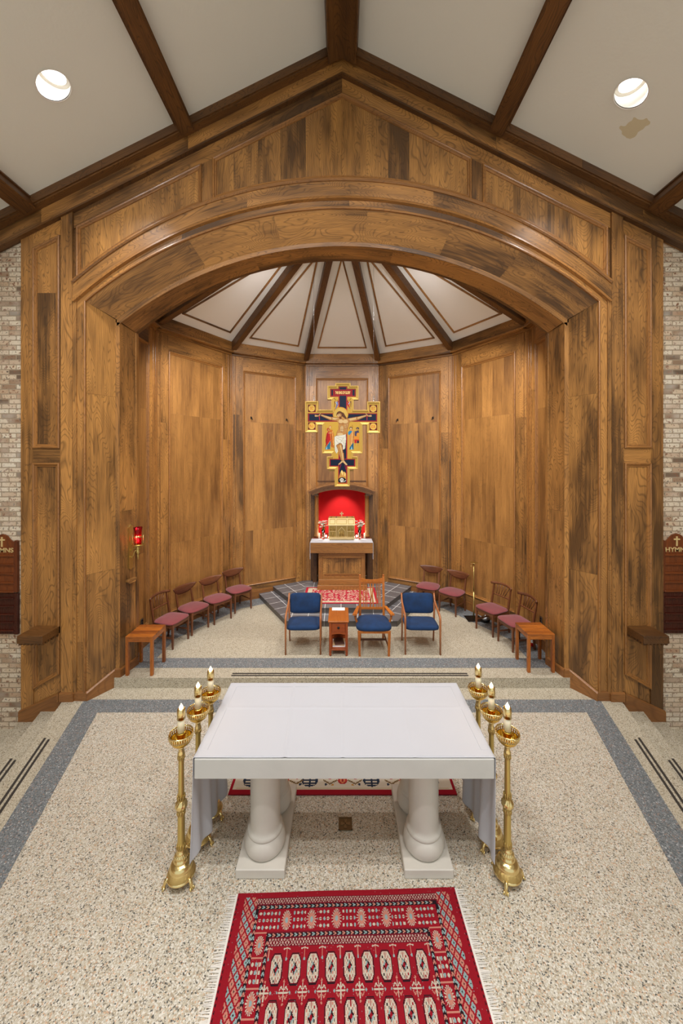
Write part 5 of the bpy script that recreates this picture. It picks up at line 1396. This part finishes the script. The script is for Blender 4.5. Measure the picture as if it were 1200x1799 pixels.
for (mt, w_, h_, rz_, dz), lb in zip(mags, labs_):
    m = MB(); m.box(-w_/2, w_/2, -.12, .12, 0, h_, .002); o = m.build('booklet', mt); o.location = (-.052, 6.16, zz); o.rotation_euler.z = rz_; zz += h_+.0005; tag(o, lb, 'booklet', 'booklets on the end table shelf')
m = MB(); m.box(-.002, .002, -.12, .12, 0, .07); m.mat = 0; o = m.build('booklet', M['paper']); o.location = (.060, 6.16, ST+.1055); o.rotation_euler = (0, math.radians(8), 0); tag(o, 'white booklet standing on edge at the right of the end table shelf', 'booklet', 'booklets on the end table shelf')
# ---------------------------------------------------------------- side tables at both jambs
def side_table():
    r = empty('side_table'); W = M['acacia']
    def top(m):
        m.grain = 'x'
        for i in range(4): m.box(-.215, .215, -.205+.1025*i, -.205+.1025*(i+1)-.0008, .552, .575, .002)
    part(r, 'table_top', W, top)
    for sx in (-1, 1):
        for sy in (-1, 1): part(r, 'leg', W, lambda m: m.box(sx*.193-.022, sx*.193+.022, sy*.183-.022, sy*.183+.022, 0, .552, .003))
    def ap(m):
        m.grain = 'x'; [m.box(-.172, .172, s*.19-.01, s*.19+.01, .495, .552) for s in (-1, 1)]; m.grain = 'y'; [m.box(s*.2-.01, s*.2+.01, -.165, .165, .495, .552) for s in (-1, 1)]
    part(r, 'apron', W, ap)
    return r
t1 = side_table(); t1.location = (-2.968, 5.61, ST); t1.scale = (.93, 1, 1); tag(t1, 'small plain reddish wood side table at the left jamb of the arch', 'side table', 'side tables at the arch')
t2 = copy_tree(t1); t2.location = (2.957, 5.69, ST); tag(t2, 'small plain reddish wood side table at the right jamb of the arch', 'side table', 'side tables at the arch')
# ---------------------------------------------------------------- pole stand, thurible, extinguisher, outlets
r = tag(empty('pole_stand', (2.62, 7.36, ST+.004)), 'thin brass pole stand with a small round tray beside the right chairs', 'stand')
part(r, 'base_plate', M['iron'], lambda m: m.box(-.15, .16, -.13, .15, 0, .012, .003)); part(r, 'pole', M['brasssat'], lambda m: (m.tube([(0, 0, .01), (0, 0, .55)], .014, 12), m.tube([(0, 0, .55), (0, 0, 1.10)], .010, 12), m.lathe([(.016, .54), (.018, .55), (.016, .565)], 12)))
part(r, 'tray', M['brasssat'], lambda m: m.lathe([(.012, 1.09), (.02, 1.11), (.072, 1.118), (.076, 1.125), (.070, 1.124), (0, 1.122)], 28)); part(r, 'hook', M['brasssat'], lambda m: m.tube([(0, 0, 1.09), (-.05, -.02, 1.075), (-.075, -.03, 1.05)], .006, 8))
r = tag(empty('thurible', (2.80, 7.23, ST+.013)), 'small silver and black censer bowl resting at the foot of the pole stand', 'censer')
part(r, 'bowl', M['iron'], lambda m: m.lathe([(0, .0), (.06, .0), (.085, .02), (.09, .045), (.08, .06)], 24)); part(r, 'lid', M['chrome'], lambda m: m.lathe([(.082, .058), (.07, .085), (.045, .105), (.02, .112), (.022, .125), (0, .13)], 24, rmod=lambda a, z: 1+.06*math.cos(8*a)))
r = tag(empty('fire_extinguisher', (3.235, 6.28, ST+.004)), 'small red fire extinguisher with white label standing behind the right side table', 'fire extinguisher')
part(r, 'cylinder', M['redplastic'], lambda m: m.lathe([(0, 0), (.032, 0), (.036, .01), (.036, .19), (.026, .215), (.012, .225), (.012, .24), (0, .24)], 24)); part(r, 'label', M['white'], lambda m: m.lathe([(.0365, .065), (.0365, .16)], 24)); part(r, 'valve', M['iron'], lambda m: m.box(-.012, .04, -.01, .01, .235, .26, .003))
def outlet(loc, rz, lab):
    r = tag(empty('wall_outlet', loc, rz), lab, 'outlet', 'wall outlets'); part(r, 'cover_plate', M['chrome'], lambda m: m.box(-.035, .035, -.006, 0, -.057, .057, .002)); part(r, 'socket', M['iron'], lambda m: [m.box(-.017, .017, -.009, -.005, z-.014, z+.014, .002) for z in (-.024, .024)])
outlet((-3.345, 6.18, .60), math.radians(90), 'small metal wall outlet on the dark panelling above the left side table')
outlet((3.345, 6.22, .62), math.radians(-90), 'small metal wall outlet on the dark panelling above the right side table')
# ---------------------------------------------------------------- sanctuary lamp on the left jamb
r = tag(empty('sanctuary_lamp', (-3.20, 5.58, 1.98)), 'brass sanctuary lamp with lit red glass on the left jamb of the arch', 'wall lamp')
jn = Vector((.98, -.2, 0)).normalized()
rotj = math.atan2(jn.y, jn.x)+PI/2            # local -y = normal
r.rotation_euler.z = rotj
part(r, 'back_plate', M['brasssat'], lambda m: m.prism([(-.04, -.30), (0, -.33), (.04, -.30), (.04, .31), (0, .35), (-.04, .31)], -.022, 0.004, 'xz'))
part(r, 'bracket_arm', M['brasssat'], lambda m: (m.tube([(0, -.01, -.06), (0, -.04, -.03), (0, -.08, .0), (0, -.13, .01)], .008, 8), m.tube([(0, -.01, -.12), (0, -.03, -.145), (0, -.055, -.12), (0, -.075, -.06), (0, -.12, -.02)], .007, 8), m.tube([(0, -.01, .03), (0, -.06, .035), (0, -.12, .03)], .006, 8)))
part(r, 'drip_tray', M['brasssat'], lambda m: m.lathe([(.0, .0), (.035, .0), (.085, .028), (.088, .036), (.04, .02), (0, .015)], 32, (0, -.14, .02)))
part(r, 'finial', M['brasssat'], lambda m: m.lathe([(0, -.20), (.006, -.17), (.014, -.13), (.008, -.105), (.024, -.09), (.026, -.06), (.018, -.04), (.03, -.02), (.026, 0)], 20, (0, -.14, .02)))
part(r, 'cage', M['brass'], lambda m: (m.lathe([(.052, .125), (.055, .13), (.055, .142), (.052, .147)], 28, (0, -.14, .04)), m.lathe([(.02, 0), (.05, .012), (.052, .02)], 28, (0, -.14, .04)), [m.tube([(.075*math.cos(a), -.14+.075*math.sin(a), .05), (.075*math.cos(a), -.14+.075*math.sin(a), .20)], .004, 6) for a in (.4, 1.97, 3.54, 5.11)]))
part(r, 'red_glass', M['ruby'], lambda m: m.lathe([(.0, .012), (.045, .012), (.048, .05), (.048, .16), (.052, .21), (.062, .27), (.058, .27), (.048, .21), (.044, .16), (.044, .05), (.04, .02), (0, .02)], 28, (0, -.14, .045)))
part(r, 'candle', M['wax'], lambda m: m.lathe([(0, .02), (.030, .02), (.030, .05), (0, .05)], 16, (0, -.14, .045)))
FL = emis('sanctuary_flame', (1, .35, .2, 1), 30)
part(r, 'flame', FL, lambda m: m.lathe([(.001, .05), (.012, .062), (.012, .075), (.001, .10)], 12, (0, -.14, .045)))
l = bpy.data.lights.new('sanctuary_glow', 'POINT'); l.energy = 1.6; l.color = (1, .05, .04); l.shadow_soft_size = .02
lo = bpy.data.objects.new('sanctuary_glow', l); COL.objects.link(lo); lo.location = (-3.09, 5.53, 2.14)
m = MB(); m.grain = 'y'; m.box(-.03, .03, -.08, .08, -.02, .02, .004); m.box(-.03, -.0, -.06, .06, -.04, -.018, .003); o = m.build('wall_bracket', M['oak']); o.location = (-3.175, 5.575, 1.50); o.rotation_euler.z = rotj+PI/2-.0; tag(o, 'small wooden bracket on the left jamb below the sanctuary lamp', 'bracket')
# ---------------------------------------------------------------- credence shelves on the piers
def shelf(x, lab):
    r = tag(empty('credence_shelf', (x, YA, 1.02)), lab, 'shelf', 'wall shelves on the piers'); 
    part(r, 'shelf_board', M['oakdark'], lambda m: (setattr(m, 'grain', 'x'), m.box(-.165, .165, -.31, 0, -.10, 0, .004)))
    part(r, 'dentil_moulding', M['oakdark'], lambda m: (m.box(-.15, .15, -.285, 0, -.118, -.10), [m.box(-.15+.047*i, -.15+.047*i+.025, -.29, -.26, -.13, -.10) for i in range(7)], [m.box(s*.15-.012, s*.15+.012, -.285+.047*i, -.26+.047*i, -.13, -.10) for i in range(6) for s in (-1, 1)]))
    return r
shelf(-4.045, 'dark wooden wall shelf on the left pier, right of the left hymn board'); shelf(4.07, 'dark wooden wall shelf on the right pier, left of the right hymn board')
# ---------------------------------------------------------------- hymn boards
def hymn(x, zt, side):
    YB_ = YA+.045; hw = .225
    r = tag(empty('hymn_board', (x, YB_, zt)), 'upper hymn board with arched top, gilt cross and HYMNS lettering on the %s brick wall' % side, 'hymn board', 'hymn boards')
    h = .80
    pts = [(-hw, -h), (hw, -h), (hw, -.10), (hw-.025, -.085), (hw-.05, -.10), (hw-.07, -.12), (hw-.12, -.07), (.06, -.02), (0, 0), (-.06, -.02), (-hw+.12, -.07), (-hw+.07, -.12), (-hw+.05, -.10), (-hw+.025, -.085), (-hw, -.10)]
    part(r, 'board', M['redoak'], lambda m: m.prism(pts, -.02, .0, 'xz'))
    for s in (-1, 1): part(r, 'side_stile', M['redoak'], lambda m: m.prism([(s*(hw-.05), -h), (s*hw, -h), (s*hw, -.10), (s*(hw-.025), -.082), (s*(hw-.05), -.10)], -.036, -.018, 'xz'))
    for i in range(5): part(r, 'number_rail', M['redoak'], lambda m: (setattr(m, 'grain', 'x'), m.box(-hw+.05, hw-.05, -.042, -.018, -.285-.125*i-.022, -.285-.125*i, .003)))
    part(r, 'cross', M['letter'], lambda m: (m.box(-.011, .011, -.026, -.019, -.175, -.04), m.box(-.042, .042, -.027, -.019, -.090, -.070)))
    textmesh('HYMNS', .088, .003, M['letter'], r, (0, -.023, -.226), (PI/2, 0, 0), sx=1.10, bold=.0012)
    r2 = tag(empty('hymn_board', (x, YB_, zt-h-.018)), 'lower dark mahogany hymn board with five rails on the %s brick wall' % side, 'hymn board', 'hymn boards'); h2 = .565
    part(r2, 'board', M['mahog'], lambda m: m.box(-hw-.004, hw+.004, -.02, 0, -h2, 0, .003))
    for s in (-1, 1): part(r2, 'side_stile', M['mahog'], lambda m: m.box(s*(hw-.022)-.025, s*(hw-.022)+.025, -.036, -.018, -h2, 0, .003))
    for i in range(5): part(r2, 'number_rail', M['mahog'], lambda m: (setattr(m, 'grain', 'x'), m.box(-hw+.05, hw-.05, -.042, -.018, -.055-.112*i-.022, -.055-.112*i, .003)))
hymn(-4.705, 2.275, 'left'); hymn(4.63, 2.285, 'right')
# ---------------------------------------------------------------- hooks on the apse walls
for ang, ps in ((-30, ((-.454, 'left'), (.40, 'right'))), (30, ((-.40, 'left'), (.454, 'right')))):
    a = math.radians(ang); N = Vector((-math.sin(a), -math.cos(a), 0)); U = Vector((math.cos(a), -math.sin(a), 0)); O = Vector((0, CYN, 0))-N*AP
    for u, wd in ps:
        p = O+U*u+Vector((0, 0, 4.28)); r = empty('wall_hook', tuple(p), -a); tag(r, 'small black hook high on the panel %s of the cross, %s one of its pair' % ('left' if ang < 0 else 'right', wd), 'hook', 'black hooks on the apse panels')
        part(r, 'plate', M['iron'], lambda m: m.box(-.012, .012, -.008, 0, -.03, .03, .003)); part(r, 'arm', M['iron'], lambda m: m.tube([(0, -.005, .015), (.0, -.05, .01), (.0, -.09, -.02), (0, -.10, -.06)], .008, 8))
# ================================================================ hanging icon cross
CYD = 6.30; mm = CYD/FPX; K = mm/7.06
OX, OZ = (520-CX)*mm, HC-(660-HY)*mm
cr_ = tag(empty('icon_cross', (OX, CYD, OZ)), 'large gilt painted icon crucifix hanging by two cables before the back wall', 'cross')
outl = [(x*K, -y*K) for x, y in IC_OUT]
m = MB(); m.prism(outl, .0, .045, 'xz'); m.build('wooden_board', M['goldp'], parent=cr_)
path = outl[::-1]
def area(p): return sum(p[i-1][0]*p[i][1]-p[i][0]*p[i-1][1] for i in range(len(p)))/2
if area(path) < 0: path = path[::-1]
FRC = (Vector((0, 0, 0)), Vector((1, 0, 0)), Vector((0, 0, 1)), Vector((0, -1, 0)))
m = MB(); m.sweep(path, [(0, -.04), (0, .020), (.006, .026), (.016, .024), (.030, .010), (.040, .007), (.042, .001)], FRC); m.build('bevelled_frame', M['goldp'], parent=cr_)
icv = icon_canvas()
icv.mesh('painting', M['icon'], ((0, -.004, 0), (K, 0, 0), (0, 0, -K), (0, -1, 0)), mask=inpoly(IC_OUT), parent=cr_)
textmesh('THE KING OF GLORY', .066, .0008, plain('icon_gilt', C3(232, 196, 110), .5), cr_, (581*K, -.0058, -213*K), (PI/2, 0, 0), sx=.40, bold=.0016)
m = MB(); m.box(405*K, 715*K, .046, .07, -1185*K, -1170*K, .002); m.build('rear_batten', M['goldp'], parent=cr_)
for px, xx, lb in ((222, 550, 'left'), (965, 657, 'right')):
    X = OX+px*K; zt = OZ-320*K if px < 500 else OZ-325*K; zc = 6.90
    r = tag(empty('hanging_cable', (X, CYD+.02, zt)), 'thin steel cable with shackles holding the %s arm of the icon cross' % lb, 'cable', 'cables of the hanging cross')
    H = zc-zt
    part(r, 'cable', M['chrome'], lambda m: m.tube([(0, 0, .06), (0, 0, H-.25)], .0016, 6)); part(r, 'shackle', M['chrome'], lambda m: (m.tube([(0, 0, -.01), (0, 0, .03)], .006, 8), m.tube([(.014*math.cos(2*PI*i/12), 0, .045+.018*math.sin(2*PI*i/12)) for i in range(13)], .004, 6), m.tube([(.008*math.cos(2*PI*i/12), 0, .085+.02*math.sin(2*PI*i/12)) for i in range(13)], .003, 6)))
    part(r, 'hook', M['iron'], lambda m: (m.tube([(.022*math.cos(2*PI*i/14), 0, H-.075+.022*math.sin(2*PI*i/14)) for i in range(15)], .006, 8), m.tube([(0, 0, H-.05), (0, 0, H)], .006, 8))); part(r, 'turnbuckle', M['chrome'], lambda m: (m.tube([(0, 0, H-.10), (0, 0, H-.18)], .004, 6), m.tube([(.009*math.cos(2*PI*i/12), 0, H-.205+.026*math.sin(2*PI*i/12)) for i in range(13)], .003, 6)))
# ================================================================ tabernacle altar and niche
ta = tag(empty('tabernacle_altar', (0, 8.385, .37)), 'oak side altar with panelled base below the red tabernacle niche', 'altar')
X0, X1 = -.722, .70
def oakp(m, g='z'): m.grain = g
part(ta, 'mensa', M['mould'], lambda m: (oakp(m, 'x'), m.box(X0, X1, 0, .70, .836, 1.075, .004)))
part(ta, 'body', M['oakfield'], lambda m: m.box(-.50, .49, .12, .6, .22, .84))
for s in (-1, 1): part(ta, 'body_stile', M['mould'], lambda m: m.box(s*.49-.045-.005, s*.49+.045-.005, .085, .14, .22, .84, .002))
part(ta, 'body_rail', M['mould'], lambda m: (oakp(m, 'x'), m.box(-.45, .44, .09, .14, .22, .33), m.box(-.40, .39, .075, .10, .325, .35), m.box(-.45, .44, .09, .14, .70, .84), m.box(-.53, .52, .05, .15, .79, .84)))
part(ta, 'plinth', M['mould'], lambda m: (oakp(m, 'x'), m.box(-.56, .55, -.02, .6, 0, .11, .004), m.box(-.535, .525, .035, .6, .11, .225, .004)))
for s in (-1, 1): part(ta, 'side_pilaster', M['oakdark'], lambda m: m.box(s*.66-.05, s*.66+.05, .55, .705, 0, .84))
tc_ = tag(empty('tabernacle_altar_cloth', (0, 8.385, .37)), 'narrow white cloth on the oak side altar, its ends hanging at both sides', 'altar cloth')
part(tc_, 'linen', M['linen'], lambda m: (m.box(X0-.004, X1+.004, -.004, .42, 1.075, 1.080), [m.box(*sorted((q, q+s*.006)), -.004, .40, .70, 1.080) for s, q in ((-1, X0), (1, X1))]))
nh = tag(empty('tabernacle_niche', (-.008, 9.08, 1.45)), 'arched oak canopy on two columns framing a red lined niche', 'niche')
cn_ = lambda x: 1.325-(1.81-math.sqrt(1.81**2-x*x))
def canopy(m):
    for (hw, y0, y1, dz, th) in ((.80, -.43, .02, .01, .04), (.775, -.395, .02, -.03, .035), (.735, -.345, .02, -.065, .05), (.70, -.32, .02, -.115, .035)):
        band(m, -hw, hw, lambda x: cn_(x)+dz-th, lambda x: cn_(x)+dz, y0, y1, 30)
part(nh, 'canopy', M['mould'], canopy)
for s in (-1, 1): part(nh, 'spandrel', M['oakdark'], lambda m: zone(m, *sorted((s*.57, s*.72)), lambda x: 1.02, lambda x: cn_(x)-.14, -.28, .0, 3))
for s in (-1, 1):
    part(nh, 'column', M['mould'], lambda m: m.lathe([(.058, .02), (.066, .03), (.064, .06), (.052, .09), (.054, .1), (.049, .12), (.048, .96), (.053, .97), (.053, .98), (.048, .99), (.064, 1.01), (.064, 1.03)], 24, (s*.608, -.13, 0)))
    part(nh, 'pilaster', M['oakdark'], lambda m: m.box(s*.71-.05, s*.71+.05, -.05, 0, -1.05, 1.1))
part(nh, 'niche_floor', plain('varnished_shelf', C3(110, 50, 34), .15), lambda m: m.box(-.68, .68, -.27, .48, -.03, .012))
def redback(m):
    n = 28; v = []; F = []
    for i in range(n+1):
        a = PI*i/n; x = -.572*math.cos(a); y = .02+.42*math.sin(a)**.7
        for z in (0, .45, .46, 1.35): v.append((x, y+(0 if z < .455 else .012), z))
    for i in range(n):
        for k in range(3): F.append((i*4+k, i*4+4+k, i*4+5+k, i*4+k+1))
    m.add(v, F, smooth=True)
part(nh, 'red_lining', M['redwall'], redback)
part(nh, 'niche_ceiling', M['oakdark'], lambda m: m.box(-.6, .6, .0, .5, 1.345, 1.37))
l = spot((-.008, 9.12, 2.62), (-.008, 9.42, 1.9), 20, 85, .7, .03, (1, .9, .8))
for x in (-.385, .35):
    r = tag(empty('votive_light', (x, 8.86, 1.464)), 'tiny bright white light beside the gold tabernacle, on its %s' % ('left' if x < 0 else 'right'), 'light', 'small lights in the niche')
    part(r, 'glass_cup', M['white'], lambda m: m.lathe([(0, 0), (.02, 0), (.022, .02), (0.016, .022)], 16)); part(r, 'bulb', M['uplamp'], lambda m: m.lathe([(.001, .022), (.018, .028), (.02, .042), (.012, .058), (.001, .062)], 14))
    l = bpy.data.lights.new('votive_glow', 'POINT'); l.energy = 4.5; l.color = (1, .85, .75); l.shadow_soft_size = .02
    lo = bpy.data.objects.new('votive_glow', l); COL.objects.link(lo); lo.location = (x, 8.90, 1.56)
# tabernacle
tb = tag(empty('tabernacle', (-.010, 8.80, 1.462)), 'embossed gold tabernacle chest with sloped lid and small cross in the red niche', 'tabernacle')
part(tb, 'base', M['goldplain'], lambda m: (m.box(-.285, .285, -.165, .165, 0, .02), m.box(-.312, .312, -.19, .19, .02, .05, .006)))
part(tb, 'body', M['gold'], lambda m: m.box(-.300, .300, -.175, .175, .05, .335))
part(tb, 'relief_frame', M['goldplain'], lambda m: ([m.box(x-.009, x+.009, -.188, -.17, .05, .335, .003) for x in (-.294, -.125, .125, .294)], [m.box(-.30, .30, -.186, -.17, z-.006, z+.006, .002) for z in (.062, .33)], [m.box(*sorted((s*.12, s*.29)), -.184, -.17, .19, .20, .002) for s in (-1, 1)], m.prism([(-.085, .075), (-.075, .075), (-.075, .20), (0, .285), (.075, .20), (.075, .075), (.085, .075), (.085, .205), (0, .302), (-.085, .205)], -.19, -.17, 'xz')))
part(tb, 'relief_figure', M['gold'], lambda m: [(m.lathe([(.001, 0), (.022, .01), (.018, .06), (.010, .075), (.013, .09), (.001, .105)], 10, (x, -.178, z))) for x, z in ((-.21, .07), (-.17, .205), (-.245, .205), (.21, .07), (.17, .205), (.245, .205), (0, .09), (-.045, .08), (.045, .08))])
part(tb, 'sloped_lid', M['goldplain'], lambda m: m.prism([(-.205, .335), (.205, .335), (.205, .345), (.075, .49), (-.075, .49), (-.205, .345)], -.312, .312, 'yz'))
def lidp(m):
    sl_ = Vector((0, .13, .145)).normalized(); nrm = Vector((0, -.145, .13)).normalized()
    for x0_, x1_ in ((-.285, -.15), (-.12, .12), (.15, .285)):
        m.sweep([(x0_, .03), (x1_, .03), (x1_, .165), (x0_, .165)], [(0, 0), (0, .006), (.008, .006), (.012, 0)], (Vector((0, -.205, .345)), Vector((1, 0, 0)), sl_, nrm))
part(tb, 'lid_panel', M['gold'], lidp)
part(tb, 'ridge_crest', M['brassdk'], lambda m: m.box(-.30, .30, -.03, .03, .49, .52, .004))
for i, x in enumerate((-.25, -.125, 0, .125, .25)): part(tb, 'gem', M['gem'] if i in (1, 3) else M['leaf'] if i != 2 else M['goldplain'], lambda m: m.lathe([(.001, -.0), (.016, .0), (.012, .012), (.001, .016)], 10, (x, -.03, .50)))
def tcross(m):
    for k in range(4):
        a = k*PI/2; c_, s__ = math.cos(a), math.sin(a)
        m.prism([(c_*p-s__*q, .585+s__*p+c_*q) for p, q in ((0, -.006), (.042, -.016), (.042, .016), (0, .006))], -.006, .006, 'xz')
    m.box(-.005, .005, -.005, .005, .51, .56)
part(tb, 'cross', M['goldplain'], tcross)
def vase(x, y, lab, seed):
    r = tag(empty('flower_vase', (x, y, 1.463)), lab, 'vase', 'flower vases beside the tabernacle'); rs = random.Random(seed)
    part(r, 'glass', M['glass'], lambda m: m.lathe([(0, .0), (.040, .0), (.036, .02), (.030, .09), (.040, .20), (.038, .20), (.028, .09), (.033, .02), (0, .012)], 24))
    tips = []
    for i in range(19):
        a = rs.uniform(0, 2*PI); rr_ = rs.uniform(.01, .105); tips.append((rr_*math.cos(a), rr_*math.sin(a)*.7, rs.uniform(.27, .42)))
    part(r, 'stem', M['leaf'], lambda m: [m.tube([(t[0]*.05, t[1]*.05, .03), (t[0]*.2, t[1]*.2, .18), t], .003, 5) for t in tips])
    def fl(m):
        for (x_, y_, z_) in tips:
            for q in range(7):
                a = 2*PI*q/7+rs.random(); tl = rs.uniform(.3, 1.0); c_, s__ = math.cos(a), math.sin(a); L = rs.uniform(.036, .052)
                base = Vector((x_, y_, z_)); d = Vector((c_, s__, tl-.3)).normalized(); sd = Vector((-s__, c_, 0))
                v = [base, base+d*L*.5+sd*L*.46, base+d*L+Vector((0, 0, -.004)), base+d*L*.5-sd*L*.46, base+d*L*.5+Vector((0, 0, .008))]
                m.add([tuple(p) for p in v], [(0, 1, 4), (1, 2, 4), (2, 3, 4), (3, 0, 4)], smooth=True)
            m.lathe([(.001, -.012), (.012, -.004), (.010, .010), (.001, .014)], 8, (x_, y_, z_))
    part(r, 'blossom', M['petal'], fl)
    def lv(m):
        for i in range(9):
            a = rs.uniform(0, 2*PI); L = rs.uniform(.05, .09); c_, s__ = math.cos(a), math.sin(a); base = Vector((0, 0, .20)); d = Vector((c_, s__, rs.uniform(.1, .7))).normalized(); sd = Vector((-s__, c_, 0))
            v = [base, base+d*L*.5+sd*.02, base+d*L, base+d*L*.5-sd*.02]; m.add([tuple(p) for p in v], [(0, 1, 2), (0, 2, 3)])
    part(r, 'leaf', M['leaf'], lv)
vase(-.445, 8.74, 'glass vase of white flowers left of the gold tabernacle', 3); vase(.415, 8.74, 'glass vase of white flowers right of the gold tabernacle', 8)
for x, w_ in ((-.545, 'left'), (.535, 'right')):
    m = MB(); m.lathe([(0, 0), (.022, 0), (.022, .12), (.018, .125), (0, .125)], 20); o = m.build('pillar_candle', M['wax']); o.location = (x, 8.80, 1.463); tag(o, 'small unlit white candle at the foot of the %s niche column' % w_, 'candle', 'unlit candles in the niche')
